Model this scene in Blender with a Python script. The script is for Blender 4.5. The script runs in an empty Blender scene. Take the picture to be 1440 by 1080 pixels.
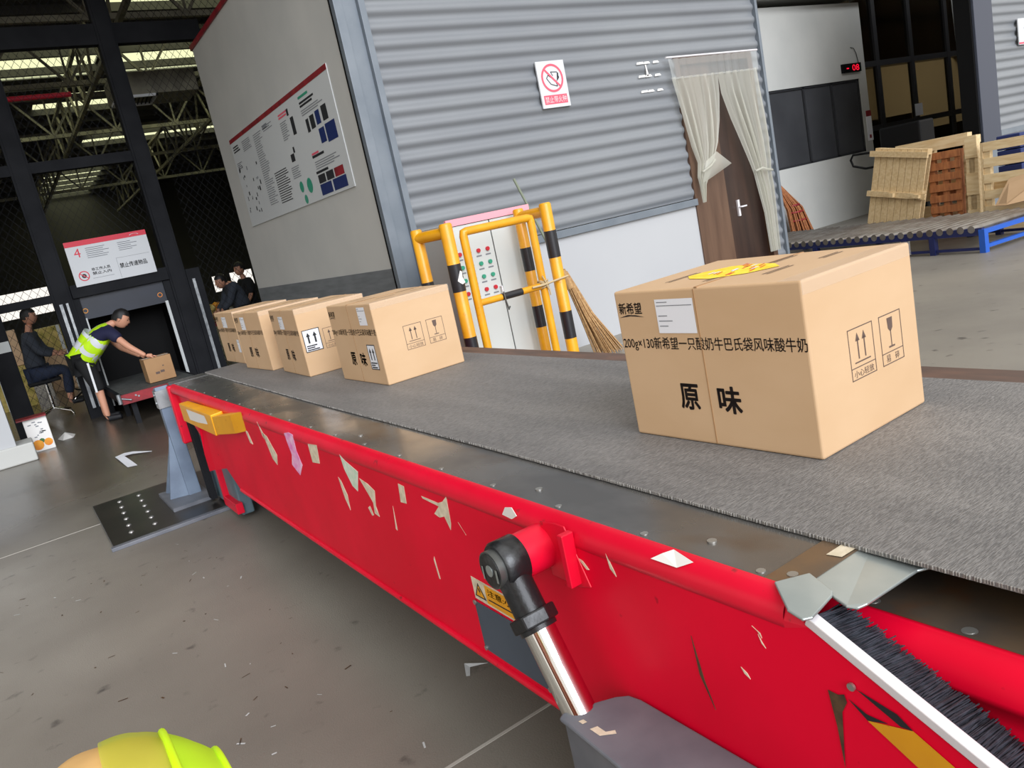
import bpy, math, random
from mathutils import Vector, Matrix
random.seed(7)
R = math.radians
scene = bpy.context.scene
col = scene.collection

# ------------------------------------------------------------------ camera
def look(roll, pitch, yaw):
    cy, sy, cp, sp = math.cos(yaw), math.sin(yaw), math.cos(pitch), math.sin(pitch)
    f = Vector((sy*cp, cy*cp, sp)); r = Vector((cy, -sy, 0)); u = r.cross(f)
    cr, sr = math.cos(roll), math.sin(roll)
    return cr*r + sr*u, -sr*r + cr*u, f
cam_r, cam_u, cam_f = look(-0.211178625, -0.205515538, 0.549255982)
cam = bpy.data.objects.new('camera', bpy.data.cameras.new('camera'))
cam.matrix_world = Matrix(((cam_r.x, cam_u.x, -cam_f.x, 0), (cam_r.y, cam_u.y, -cam_f.y, 0), (cam_r.z, cam_u.z, -cam_f.z, 1.5), (0, 0, 0, 1)))
cam.data.sensor_width = 36; cam.data.lens = 1100.22/1440*36
cam.data.clip_start = .05; cam.data.clip_end = 300
col.objects.link(cam); scene.camera = cam

# ------------------------------------------------------------------ light: overcast daylight entering under the canopy
world = bpy.data.worlds.new('sky'); scene.world = world; world.use_nodes = True
bg = world.node_tree.nodes['Background']
bg.inputs[0].default_value = (1, .95, .88, 1); bg.inputs[1].default_value = 1.0
def sun(name, energy, az, el, angle, colour=(1, 1, 1)):
    l = bpy.data.lights.new(name, 'SUN'); l.energy = energy; l.angle = R(angle); l.color = colour
    o = bpy.data.objects.new(name, l)
    d = Vector((math.sin(R(az))*math.cos(R(el)), math.cos(R(az))*math.cos(R(el)), math.sin(R(el))))
    o.rotation_euler = d.to_track_quat('Z', 'Y').to_euler(); col.objects.link(o)
sun('daylight', 3.15, 188, 27, 45, (.94, .98, 1.06))
vs = scene.view_settings
vs.view_transform = 'Standard'; vs.look = 'None'; vs.gamma = 1; vs.exposure = .1
scene.display_settings.display_device = 'sRGB'

# ------------------------------------------------------------------ materials
def s(r, g, b):
    return tuple(((c/255)/12.92 if c/255 <= .04045 else ((c/255+.055)/1.055)**2.4) for c in (r, g, b)) + (1,)
MATS = {}
def mat(name, c1, rough=.5, metal=0, c2=None, scale=6, lo=.35, hi=.65, detail=4, stretch=None, bump=0, bscale=60, emit=0, spec=.5, c3=None, s3=20, lo3=.6, hi3=.7, rvar=0, coat=0):
    m = bpy.data.materials.new(name); m.use_nodes = True; MATS[name] = m
    nt = m.node_tree; N = nt.nodes; L = nt.links; p = N['Principled BSDF']
    p.inputs['Base Color'].default_value = c1; p.inputs['Roughness'].default_value = rough; p.inputs['Metallic'].default_value = metal
    p.inputs['Specular IOR Level'].default_value = spec
    if coat: p.inputs['Coat Weight'].default_value = coat; p.inputs['Coat Roughness'].default_value = .15
    tc = N.new('ShaderNodeTexCoord'); vec = tc.outputs['Object']
    if stretch:
        mp = N.new('ShaderNodeMapping'); mp.inputs['Scale'].default_value = stretch; L.new(vec, mp.inputs['Vector']); vec = mp.outputs[0]
    def noise(sc, lo, hi, det=detail):
        n = N.new('ShaderNodeTexNoise'); n.inputs['Scale'].default_value = sc; n.inputs['Detail'].default_value = det; L.new(vec, n.inputs['Vector'])
        mr = N.new('ShaderNodeMapRange'); mr.inputs['From Min'].default_value = lo; mr.inputs['From Max'].default_value = hi; L.new(n.outputs['Fac'], mr.inputs['Value'])
        return mr.outputs[0]
    out = None
    if c2:
        f = noise(scale, lo, hi)
        mx = N.new('ShaderNodeMix'); mx.data_type = 'RGBA'; L.new(f, mx.inputs['Factor']); mx.inputs['A'].default_value = c1; mx.inputs['B'].default_value = c2; out = mx.outputs['Result']
        if rvar:
            mr = N.new('ShaderNodeMapRange'); mr.inputs['To Min'].default_value = rough-rvar; mr.inputs['To Max'].default_value = rough+rvar; L.new(f, mr.inputs['Value']); L.new(mr.outputs[0], p.inputs['Roughness'])
    if c3:
        f = noise(s3, lo3, hi3)
        mx = N.new('ShaderNodeMix'); mx.data_type = 'RGBA'; L.new(f, mx.inputs['Factor'])
        if out: L.new(out, mx.inputs['A'])
        else: mx.inputs['A'].default_value = c1
        mx.inputs['B'].default_value = c3; out = mx.outputs['Result']
    if out: L.new(out, p.inputs['Base Color'])
    if bump:
        n = N.new('ShaderNodeTexNoise'); n.inputs['Scale'].default_value = bscale; n.inputs['Detail'].default_value = 3; L.new(vec, n.inputs['Vector'])
        b = N.new('ShaderNodeBump'); b.inputs['Strength'].default_value = bump; b.inputs['Distance'].default_value = .004; L.new(n.outputs['Fac'], b.inputs['Height']); L.new(b.outputs[0], p.inputs['Normal'])
    if emit:
        p.inputs['Emission Color'].default_value = c1; p.inputs['Emission Strength'].default_value = emit
    return m

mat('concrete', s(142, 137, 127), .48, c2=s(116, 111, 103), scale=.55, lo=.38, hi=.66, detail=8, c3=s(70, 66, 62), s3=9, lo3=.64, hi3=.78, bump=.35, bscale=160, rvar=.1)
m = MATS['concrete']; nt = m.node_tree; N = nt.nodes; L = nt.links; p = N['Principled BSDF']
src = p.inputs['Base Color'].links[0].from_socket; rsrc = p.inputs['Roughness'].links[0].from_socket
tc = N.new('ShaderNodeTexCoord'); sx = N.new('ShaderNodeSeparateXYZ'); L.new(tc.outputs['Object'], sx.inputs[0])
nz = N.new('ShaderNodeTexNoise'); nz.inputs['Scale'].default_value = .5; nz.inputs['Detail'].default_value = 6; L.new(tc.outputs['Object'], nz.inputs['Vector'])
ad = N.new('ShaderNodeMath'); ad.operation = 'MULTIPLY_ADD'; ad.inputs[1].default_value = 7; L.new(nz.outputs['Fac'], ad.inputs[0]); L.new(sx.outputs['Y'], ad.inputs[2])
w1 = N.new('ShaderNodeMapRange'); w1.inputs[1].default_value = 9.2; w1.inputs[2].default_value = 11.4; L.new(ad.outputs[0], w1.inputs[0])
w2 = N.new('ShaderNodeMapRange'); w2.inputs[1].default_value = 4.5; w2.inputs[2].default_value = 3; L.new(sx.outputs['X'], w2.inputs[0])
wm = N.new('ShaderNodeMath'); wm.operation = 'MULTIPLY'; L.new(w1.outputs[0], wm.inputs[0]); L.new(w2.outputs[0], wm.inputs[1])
mx = N.new('ShaderNodeMix'); mx.data_type = 'RGBA'; mx.blend_type = 'MULTIPLY'; L.new(wm.outputs[0], mx.inputs['Factor']); L.new(src, mx.inputs['A']); mx.inputs['B'].default_value = (.42, .38, .34, 1); L.new(mx.outputs['Result'], p.inputs['Base Color'])  # darkens floor by the dock: wetness plus dimmer light painted into the colour
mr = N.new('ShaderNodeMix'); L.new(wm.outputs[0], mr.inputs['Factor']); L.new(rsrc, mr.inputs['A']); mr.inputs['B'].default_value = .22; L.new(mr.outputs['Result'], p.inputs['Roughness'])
mat('joint', s(178, 174, 166), .7)
mat('plaster', s(192, 192, 187), .75, c2=s(182, 183, 179), scale=1.2)
mat('plaster_white', s(177, 179, 181), .7, c2=s(171, 173, 176), scale=.8, lo=.2, hi=.8)
mat('band_gray', s(118, 122, 124), .6, c2=s(104, 108, 110), scale=3, stretch=(1, 1, 8))
mat('cladding', s(131, 135, 139), .4, .12, c2=s(123, 127, 132), scale=2, stretch=(.3, 1, 1))
mat('steel_blue', s(122, 130, 138), .4, .2, c2=s(108, 117, 126), scale=3)
mat('post_blue', s(66, 71, 84), .45, .1)
mat('dark_steel', s(40, 41, 44), .7, .05, c2=s(33, 34, 37), scale=3, spec=.06)
mat('door_steel', s(38, 44, 58), .45, c2=s(30, 35, 46), scale=2)
mat('galv', s(170, 174, 176), .4, .6, c2=s(120, 124, 128), scale=8)
mat('black', s(9, 9, 10), .6, spec=.15)
mat('roof', s(58, 56, 52), .8)
mat('truss', s(126, 122, 104), .6, c2=s(92, 88, 74), scale=4)
mat('red', s(230, 6, 48), .42, c2=s(214, 3, 40), scale=2.5, spec=.12, c3=s(150, 10, 24), s3=26, lo3=.72, hi3=.8)
mat('red_rail', s(226, 10, 50), .4, c2=s(212, 6, 42), scale=4, spec=.35, c3=s(120, 40, 40), s3=30, lo3=.66, hi3=.76)
mat('red_dark', s(150, 30, 40), .5, c2=s(110, 24, 32), scale=9)
mat('deck', s(140, 138, 134), .26, .7, c2=s(112, 112, 112), scale=5, stretch=(1, .6, 1), c3=s(116, 92, 66), s3=3.2, lo3=.6, hi3=.75, rvar=.08)
mat('deck_rust', s(130, 108, 84), .35, .55, c2=s(98, 92, 86), scale=7, c3=s(136, 88, 52), s3=6, lo3=.5, hi3=.66)
mat('deck_far', s(116, 88, 74), .5, .2, c2=s(88, 72, 64), scale=9, stretch=(2, .5, 1))
mat('plate_steel', s(176, 184, 182), .3, .6, c2=s(150, 160, 160), scale=6)
mat('chrome', s(225, 225, 222), .07, 1.0)
mat('black_iron', s(34, 35, 37), .32, .3, c2=s(70, 72, 74), scale=16, lo=.55, hi=.7, bump=.3, bscale=60)
mat('iron_gray', s(98, 100, 98), .4, .5, c2=s(80, 82, 80), scale=10)
mat('machine_gray', s(116, 119, 126), .45, .1, c2=s(100, 104, 112), scale=8, c3=s(150, 145, 135), s3=14, lo3=.68, hi3=.75)
mat('cover_gray', s(72, 84, 98), .45, c2=s(66, 78, 92), scale=5)
mat('leg_blue', s(112, 128, 148), .45, .1, c2=s(96, 110, 130), scale=6)
mat('teal_gray', s(98, 122, 132), .5, c2=s(82, 100, 110), scale=4)
mat('floor_steel', s(60, 56, 52), .32, .5, c2=s(42, 40, 38), scale=3)
mat('bolt', s(176, 176, 172), .35, .8)
mat('card', s(206, 173, 136), .62, c2=s(200, 166, 128), scale=3, stretch=(1, 1, 2), bump=.05, bscale=30)
mat('card_top', s(204, 174, 138), .68, c2=s(190, 158, 120), scale=5)
mat('card_dark', s(170, 132, 92), .75, c2=s(160, 122, 84), scale=3)
mat('ink', s(38, 28, 26), .7)
mat('ink_soft', s(96, 78, 70), .7)
mat('paper', s(232, 234, 240), .5)
mat('paper_gray', s(196, 200, 200), .6)
mat('paper_text', s(120, 124, 130), .6)
mat('text_black', s(30, 32, 36), .6)
mat('sign_white', s(204, 207, 210), .5)
mat('sign_red', s(212, 40, 64), .5)
mat('sign_pink', s(222, 90, 110), .5)
mat('yellow', s(244, 176, 14), .4, c2=s(232, 160, 10), scale=4)
mat('safety_yellow', s(228, 164, 20), .4, c2=s(214, 148, 14), scale=6, coat=.2, c3=s(190, 120, 20), s3=30, lo3=.68, hi3=.74)
mat('safety_black', s(26, 27, 32), .4, coat=.2)
mat('cabinet', s(198, 203, 200), .45)
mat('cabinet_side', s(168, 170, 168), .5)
mat('pink', s(236, 160, 172), .5)
mat('btn_red', s(190, 40, 52), .35)
mat('btn_green', s(50, 150, 120), .35)
mat('door_brown', s(100, 76, 60), .35, c2=s(80, 58, 45), scale=2, stretch=(4, 4, .4))
mat('door_dark', s(62, 44, 36), .35, c2=s(44, 30, 26), scale=2, stretch=(4, 4, .4))
mat('window_dark', s(70, 71, 74), .16, c2=s(60, 61, 64), scale=1, spec=.6)
mat('window_frame', s(46, 47, 50), .4)
mat('wood_pale', s(222, 200, 158), .7, c2=s(206, 178, 132), scale=5, stretch=(1, 6, 6))
mat('wood_tan', s(206, 182, 140), .7, c2=s(190, 162, 118), scale=5, stretch=(6, 6, 1))
mat('wood_brown', s(170, 108, 62), .7, c2=s(140, 84, 48), scale=5, stretch=(6, 1, 6))
mat('roller_blue', s(36, 92, 190), .4, .1)
mat('navy', s(22, 32, 84), .4)
mat('blue_dark', s(20, 40, 96), .5)
mat('roller_steel', s(150, 146, 140), .35, .7, c2=s(120, 112, 104), scale=5)
mat('straw', s(190, 154, 106), .8, c2=s(160, 122, 80), scale=40)
mat('bamboo', s(126, 134, 116), .6)
mat('rope', s(186, 166, 128), .8)
mat('fray', s(150, 147, 142), .8)
mat('neon', s(196, 240, 20), .55, c2=s(182, 226, 14), scale=5)
mat('neon_edge', s(212, 255, 20), .5)
mat('mesh_yellow', s(222, 226, 100), .6, c2=s(214, 204, 96), scale=8)
mat('orange_cloth', s(228, 184, 118), .7, c2=s(216, 170, 104), scale=8)
mat('silver_tape', s(214, 218, 222), .35, .1)
mat('skin', s(206, 150, 122), .55)
mat('hair', s(18, 16, 16), .55)
mat('navy_cloth', s(22, 24, 58), .8)
mat('black_cloth', s(16, 17, 19), .85)
mat('gray_cloth', s(58, 64, 74), .85)
mat('jeans', s(34, 44, 66), .85)
mat('shoe', s(24, 25, 30), .6)
mat('stripe_white', s(220, 222, 224), .7)
mat('bristle', s(64, 68, 78), .6, c2=s(40, 42, 50), scale=40)
mat('alu', s(228, 226, 230), .35, .3)
mat('scrap', s(226, 214, 190), .7, c2=s(198, 186, 160), scale=40)
mat('scrap_white', s(232, 230, 226), .6)
mat('scrap_pink', s(224, 120, 190), .6, c2=s(240, 200, 225), scale=30)
mat('scrap_green', s(190, 214, 190), .6, c2=s(226, 226, 214), scale=40)
mat('rust_dark', s(52, 34, 24), .8, c2=s(90, 66, 40), scale=40)
mat('logo_yellow', s(250, 204, 20), .55, c2=s(250, 226, 60), scale=30)
mat('logo_red', s(222, 84, 40), .55)
mat('led', s(235, 20, 50), .5, emit=1.1)
mat('fruit', s(232, 160, 40), .5, c2=s(220, 120, 30), scale=12)
mat('goods', s(206, 182, 110), .8, c2=s(150, 140, 60), scale=9)
mat('leaf_green', s(70, 110, 60), .7)
mat('wall_beige', s(172, 160, 136), .8)
mat('skylight_plastic', s(230, 236, 214), .6)
nt = MATS['skylight_plastic'].node_tree
tr = nt.nodes.new('ShaderNodeBsdfTranslucent'); tr.inputs[0].default_value = s(236, 240, 216)
tp = nt.nodes.new('ShaderNodeBsdfTransparent'); tp.inputs[0].default_value = s(244, 246, 222); mx = nt.nodes.new('ShaderNodeMixShader'); mx.inputs[0].default_value = .75
nt.links.new(tr.outputs[0], mx.inputs[1]); nt.links.new(tp.outputs[0], mx.inputs[2]); nt.links.new(mx.outputs[0], nt.nodes['Material Output'].inputs[0])

def film(name, colour, clear, rough=.25):
    m = mat(name, colour, rough); nt = m.node_tree
    p = nt.nodes['Principled BSDF']; tr = nt.nodes.new('ShaderNodeBsdfTranslucent'); tr.inputs[0].default_value = colour
    a = nt.nodes.new('ShaderNodeMixShader'); a.inputs[0].default_value = .35
    nt.links.new(p.outputs[0], a.inputs[1]); nt.links.new(tr.outputs[0], a.inputs[2])
    tp = nt.nodes.new('ShaderNodeBsdfTransparent'); b = nt.nodes.new('ShaderNodeMixShader'); b.inputs[0].default_value = clear
    nt.links.new(a.outputs[0], b.inputs[1]); nt.links.new(tp.outputs[0], b.inputs[2]); nt.links.new(b.outputs[0], nt.nodes['Material Output'].inputs[0])
film('pvc', s(220, 220, 208), .44)
film('pvc_thin', s(222, 226, 224), .6)
film('tape', s(240, 236, 230), .9, .12)
film('mesh_cloth', s(214, 232, 70), .45, .6)
# tinted glass of the glazed front
m = mat('tinted_glass', s(20, 22, 22), .03); nt = m.node_tree
tp = nt.nodes.new('ShaderNodeBsdfTransparent'); tp.inputs[0].default_value = s(206, 202, 190)
gl = nt.nodes.new('ShaderNodeBsdfGlossy'); gl.inputs['Roughness'].default_value = .03; gl.inputs[0].default_value = (.6, .6, .6, 1)
mx = nt.nodes.new('ShaderNodeMixShader'); mx.inputs[0].default_value = .06; nt.links.new(tp.outputs[0], mx.inputs[1]); nt.links.new(gl.outputs[0], mx.inputs[2]); nt.links.new(mx.outputs[0], nt.nodes['Material Output'].inputs[0])

# belt: dark woven rubber with a diagonal weave
m = mat('belt', s(96, 97, 98), .62); nt = m.node_tree; N = nt.nodes; L = nt.links; p = N['Principled BSDF']
tc = N.new('ShaderNodeTexCoord')
mp = N.new('ShaderNodeMapping'); mp.inputs['Rotation'].default_value = (0, 0, R(6)); mp.inputs['Scale'].default_value = (14, 100, 14); L.new(tc.outputs['Object'], mp.inputs[0])
n1 = N.new('ShaderNodeTexNoise'); n1.inputs['Scale'].default_value = 5; n1.inputs['Detail'].default_value = 2; L.new(mp.outputs[0], n1.inputs['Vector'])
n2 = N.new('ShaderNodeTexNoise'); n2.inputs['Scale'].default_value = 2.2; n2.inputs['Detail'].default_value = 6
mp2 = N.new('ShaderNodeMapping'); mp2.inputs['Scale'].default_value = (3, .5, 1); L.new(tc.outputs['Object'], mp2.inputs[0]); L.new(mp2.outputs[0], n2.inputs['Vector'])
r1 = N.new('ShaderNodeMapRange'); r1.inputs[1].default_value = .35; r1.inputs[2].default_value = .68; L.new(n1.outputs['Fac'], r1.inputs[0])
r2 = N.new('ShaderNodeMapRange'); r2.inputs[1].default_value = .3; r2.inputs[2].default_value = .7; L.new(n2.outputs['Fac'], r2.inputs[0])
ca = N.new('ShaderNodeMix'); ca.data_type = 'RGBA'; ca.inputs['A'].default_value = s(104, 103, 103); ca.inputs['B'].default_value = s(144, 142, 141); L.new(r1.outputs[0], ca.inputs['Factor'])
cb = N.new('ShaderNodeMix'); cb.data_type = 'RGBA'; cb.blend_type = 'MULTIPLY'; cb.inputs['Factor'].default_value = 1; L.new(ca.outputs['Result'], cb.inputs['A'])
cc = N.new('ShaderNodeMix'); cc.data_type = 'RGBA'; cc.inputs['A'].default_value = (.72, .72, .72, 1); cc.inputs['B'].default_value = (1, .99, .97, 1); L.new(r2.outputs[0], cc.inputs['Factor']); L.new(cc.outputs['Result'], cb.inputs['B'])
L.new(cb.outputs['Result'], p.inputs['Base Color'])
b = N.new('ShaderNodeBump'); b.inputs['Strength'].default_value = .5; b.inputs['Distance'].default_value = .003; L.new(n1.outputs['Fac'], b.inputs['Height']); L.new(b.outputs[0], p.inputs['Normal'])

# ------------------------------------------------------------------ mesh helpers
TXT = {}
def glyphs(body, bold=0):
    k = (body, bold)
    if k not in TXT:
        c = bpy.data.curves.new('t', 'FONT'); c.body = body; c.size = 1; c.resolution_u = 3
        o = bpy.data.objects.new('t', c); col.objects.link(o); bpy.context.view_layer.update()
        me = bpy.data.meshes.new_from_object(o.evaluated_get(bpy.context.evaluated_depsgraph_get()))
        vs_ = [v.co.copy() for v in me.vertices]; fs = [list(q.vertices) for q in me.polygons]
        bpy.data.objects.remove(o); bpy.data.curves.remove(c); bpy.data.meshes.remove(me)
        if bold:
            n0 = len(vs_); v0, f0 = vs_, fs; vs_, fs = [], []
            for q, (dx, dy) in enumerate(((0, 0), (bold, bold), (-bold, bold), (bold, -bold), (-bold, -bold), (bold*1.3, 0), (-bold*1.3, 0), (0, bold*1.3), (0, -bold*1.3))):
                vs_ += [Vector((v.x+dx, v.y+dy, 0)) for v in v0]; fs += [[i+q*n0 for i in f] for f in f0]
        TXT[k] = (vs_, fs)
    return TXT[k]

class MB:
    def __init__(s_): s_.v = []; s_.f = []; s_.m = []; s_.sm = []; s_.mi = 0; s_.smooth = False
    def add(s_, vs_, fs):
        b = len(s_.v); s_.v += [Vector(v) for v in vs_]
        for f in fs: s_.f.append([b+i for i in f]); s_.m.append(s_.mi); s_.sm.append(s_.smooth)
        return s_
    def poly(s_, pts): return s_.add(pts, [list(range(len(pts)))])
    def box(s_, x0, x1, y0, y1, z0, z1):
        return s_.add([(x, y, z) for z in (z0, z1) for y in (y0, y1) for x in (x0, x1)], [(0, 2, 3, 1), (4, 5, 7, 6), (0, 1, 5, 4), (2, 6, 7, 3), (0, 4, 6, 2), (1, 3, 7, 5)])
    def bar(s_, a, b, w, h, up=(0, 0, 1)):
        a = Vector(a); b = Vector(b); d = (b-a).normalized(); u = Vector(up)
        sx = d.cross(u)
        if sx.length < 1e-4: sx = d.cross(Vector((1, 0, 0)))
        sx.normalize(); u = sx.cross(d); sx = sx*w/2; u = u*h/2
        return s_.add([p+i*sx+j*u for p in (a, b) for j in (-1, 1) for i in (-1, 1)], [(0, 2, 3, 1), (4, 5, 7, 6), (0, 1, 5, 4), (2, 6, 7, 3), (0, 4, 6, 2), (1, 3, 7, 5)])
    def prism(s_, pts, ext):
        n = len(pts); e = Vector(ext); P = [Vector(p) for p in pts]
        return s_.add(P+[p+e for p in P], [list(range(n))[::-1], list(range(n, 2*n))]+[(i, (i+1) % n, n+(i+1) % n, n+i) for i in range(n)])
    def tube(s_, pts, r, n=10, cap=True):
        P = [Vector(p) for p in pts]; rs = r if isinstance(r, (list, tuple)) else [r]*len(P)
        T = [((P[min(i+1, len(P)-1)]-P[max(i-1, 0)]).normalized()) for i in range(len(P))]
        a = T[0].orthogonal().normalized(); vs_ = []; sm = s_.smooth; s_.smooth = True
        for i, p in enumerate(P):
            a = (a-T[i]*a.dot(T[i])).normalized(); b = T[i].cross(a)
            vs_ += [p+(a*math.cos(2*math.pi*k/n)+b*math.sin(2*math.pi*k/n))*rs[i] for k in range(n)]
        fs = [(i*n+k, i*n+(k+1) % n, (i+1)*n+(k+1) % n, (i+1)*n+k) for i in range(len(P)-1) for k in range(n)]
        b0 = len(s_.v); s_.add(vs_, fs); s_.smooth = False
        if cap:
            s_.add(vs_[:n], [list(range(n))[::-1]]); s_.add(vs_[-n:], [list(range(n))])
        s_.smooth = sm; return s_
    def ball(s_, c, r, n=12, sc=(1, 1, 1)):
        vs_ = []; m_ = n//2; sm = s_.smooth; s_.smooth = True
        for i in range(m_+1):
            for k in range(n):
                t = math.pi*i/m_; q = 2*math.pi*k/n
                vs_.append((c[0]+r*sc[0]*math.sin(t)*math.cos(q), c[1]+r*sc[1]*math.sin(t)*math.sin(q), c[2]+r*sc[2]*math.cos(t)))
        s_.add(vs_, [(i*n+k, (i+1)*n+k, (i+1)*n+(k+1) % n, i*n+(k+1) % n) for i in range(m_) for k in range(n)]); s_.smooth = sm; return s_
    def text(s_, body, o, u, v, w=None, h=None, bold=0):
        """letters from lower left corner o, along u, up v; fitted to width w and/or height h"""
        vs_, fs = glyphs(body, bold)
        if not vs_: return s_
        x0 = min(p.x for p in vs_); x1 = max(p.x for p in vs_); y0 = min(p.y for p in vs_); y1 = max(p.y for p in vs_)
        sx = w/(x1-x0) if w else None; sy = h/(y1-y0) if h else None
        sx = sx or sy; sy = sy or sx
        o = Vector(o); u = Vector(u).normalized(); v = Vector(v).normalized()
        return s_.add([o+u*((p.x-x0)*sx)+v*((p.y-y0)*sy) for p in vs_], fs)
    def rect(s_, o, u, v, w, h):
        o = Vector(o); u = Vector(u).normalized()*w; v = Vector(v).normalized()*h
        return s_.poly([o, o+u, o+u+v, o+v])
    def ring(s_, c, u, v, r0, r1, n=32, a0=0, a1=360):
        c = Vector(c); u = Vector(u).normalized(); v = Vector(v).normalized(); P = []
        for k in range(n+1):
            a = R(a0+(a1-a0)*k/n)
            for r in (r0, r1): P.append(c+(u*math.cos(a)+v*math.sin(a))*r)
        return s_.add(P, [(2*k, 2*k+1, 2*k+3, 2*k+2) for k in range(n)])
    def frame(s_, o, u, v, w, h, t):
        o = Vector(o); u_ = Vector(u).normalized(); v_ = Vector(v).normalized()
        s_.rect(o, u_, v_, w, t).rect(o+v_*(h-t), u_, v_, w, t).rect(o, u_, v_, t, h).rect(o+u_*(w-t), u_, v_, t, h); return s_
    def build(s_, name, mats, parent=None, bevel=0, seg=2, **props):
        off = Vector((0, 0, 0)); q = parent
        while q is not None: off += q.location; q = q.parent
        me = bpy.data.meshes.new(name); me.from_pydata([tuple(v-off) for v in s_.v], [], s_.f)
        for n_ in ([mats] if isinstance(mats, str) else mats): me.materials.append(MATS[n_])
        me.polygons.foreach_set('material_index', s_.m); me.polygons.foreach_set('use_smooth', s_.sm); me.update()
        o = bpy.data.objects.new(name, me); col.objects.link(o)
        if parent is not None: o.parent = parent
        if bevel:
            b_ = o.modifiers.new('b', 'BEVEL'); b_.width = bevel; b_.segments = seg; b_.limit_method = 'ANGLE'; b_.angle_limit = R(40)
        for k, val in props.items(): o[k] = val
        return o

def thing(name, label, cat, loc=(0, 0, 0), group=None):
    o = bpy.data.objects.new(name, None); o.location = loc; o.empty_display_size = .1; col.objects.link(o)
    o['label'] = label; o['category'] = cat
    if group: o['group'] = group
    return o
def tag(o, label, cat, group=None):
    o['label'] = label; o['category'] = cat
    if group: o['group'] = group
    return o
def copy_tree(o, parent=None):
    c = o.copy(); col.objects.link(c)
    if parent is not None: c.parent = parent
    for ch in list(o.children): copy_tree(ch, c)
    return c
def struct(o): o['kind'] = 'structure'; return o
X_, Y_, Z_ = Vector((1, 0, 0)), Vector((0, 1, 0)), Vector((0, 0, 1))

# ================================================================== SETTING
# floor: concrete slab, with thin pale saw joints
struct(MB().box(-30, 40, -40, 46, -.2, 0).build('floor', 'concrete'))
j = MB()
j.box(-8, .19, 6.234, 6.246, 0, .0015).box(2.2, 8.6, 6.234, 6.246, 0, .0015).box(-8, 12, 1.935, 1.947, 0, .0015)
struct(j.build('trim_1', 'joint'))

# poster wall (faces the conveyor), grey painted band at its foot, red cap
WX = 3.13
w = MB(); w.box(WX, WX+.2, 6.72, 11.3, 1.27, 4.5); struct(w.build('wall_left', 'plaster'))
struct(MB().box(WX-.004, WX+.2, 6.72, 11.3, 0, 1.27).build('baseboard_left', 'band_gray'))
struct(MB().box(WX-.02, WX+.22, 6.72, 11.34, 4.5, 4.56).build('trim_2', 'red_dark'))
# corner column: blue-grey steel
c_ = MB(); c_.box(WX-.01, 3.20, 6.66, 6.74, 0, 6).box(3.20, 3.345, 6.69, 6.76, 0, 6).box(3.345, 3.405, 6.64, 6.72, 0, 6); c_.box(WX-.016, WX-.011, 6.655, 6.72, 0, 6)
struct(c_.build('trim_3', 'steel_blue', bevel=.006))
struct(MB().box(WX-.012, WX+.004, 6.74, 6.765, 0, 6).build('trim_4', 'black'))
# corrugated cladding
def cladding(x0, x1, z0, z1, y, pitch=.145, amp=.014):
    mb = MB(); mb.smooth = True; prof = []
    n = int((z1-z0)/pitch*10)
    for i in range(n+1):
        z = z0+(z1-z0)*i/n; ph = (z/pitch) % 1
        d = amp*math.tanh(1.3*math.sin(2*math.pi*ph))/math.tanh(1.3)
        prof.append((y-d, z))
    mb.add([(x, a, b_) for a, b_ in prof for x in (x0, x1)], [(2*i, 2*i+1, 2*i+3, 2*i+2) for i in range(n)])
    return mb
wb = cladding(3.405, 7.13, 1.27, 6.0, 6.70)
for q in (cladding(7.13, 8.46, 2.865, 6.0, 6.70), cladding(8.46, 8.64, 0.02, 6.0, 6.70)):
    wb.smooth = True; wb.add(q.v, q.f)
struct(wb.build('wall_back', 'cladding'))
struct(MB().box(3.34, 7.13, 6.7, 6.9, 0, 1.19).build('wall_front', 'plaster_white'))
struct(MB().box(3.4, 7.13, 6.655, 6.74, 1.185, 1.262).build('trim_5', 'steel_blue', bevel=.004))
struct(MB().box(8.62, 8.665, 6.655, 6.76, 0, 6).build('trim_6', 'steel_blue', bevel=.004))
struct(MB().box(3.34, 8.64, 6.78, 6.9, 2.95, 6).box(3.34, 7.12, 6.78, 6.9, 1.19, 2.95).box(8.46, 8.64, 6.78, 6.9, 0, 2.95).build('wall_inner', 'plaster'))
struct(MB().box(8.55, 8.65, 6.76, 10.1, 0, 6).build('wall_side', 'plaster'))
struct(MB().box(3.13, 8.65, 6.74, 11.3, 6.0, 6.05).build('ceiling_office', 'roof'))
# door with brown leaves
door = MB().box(7.12, 7.2, 6.68, 6.8, 0, 2.78).box(8.38, 8.46, 6.68, 6.8, 0, 2.78).box(7.12, 8.46, 6.68, 6.8, 2.78, 2.86).build('door_1', 'door_brown'); struct(door)
MB().box(7.2, 7.74, 6.74, 6.78, .01, 2.78).build('door_leaf', 'door_brown', door, bevel=.004)
MB().box(7.75, 8.38, 6.76, 6.8, .01, 2.78).build('door_leaf', 'door_dark', door, bevel=.004, label='dark brown door leaf')
hd = MB().box(7.9, 7.935, 6.735, 6.76, .93, 1.13); hd.tube([(7.917, 6.735, 1.04), (7.917, 6.69, 1.04), (8.0, 6.69, 1.04)], .011, 8)
hd.build('door_handle', 'alu', door)
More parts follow.
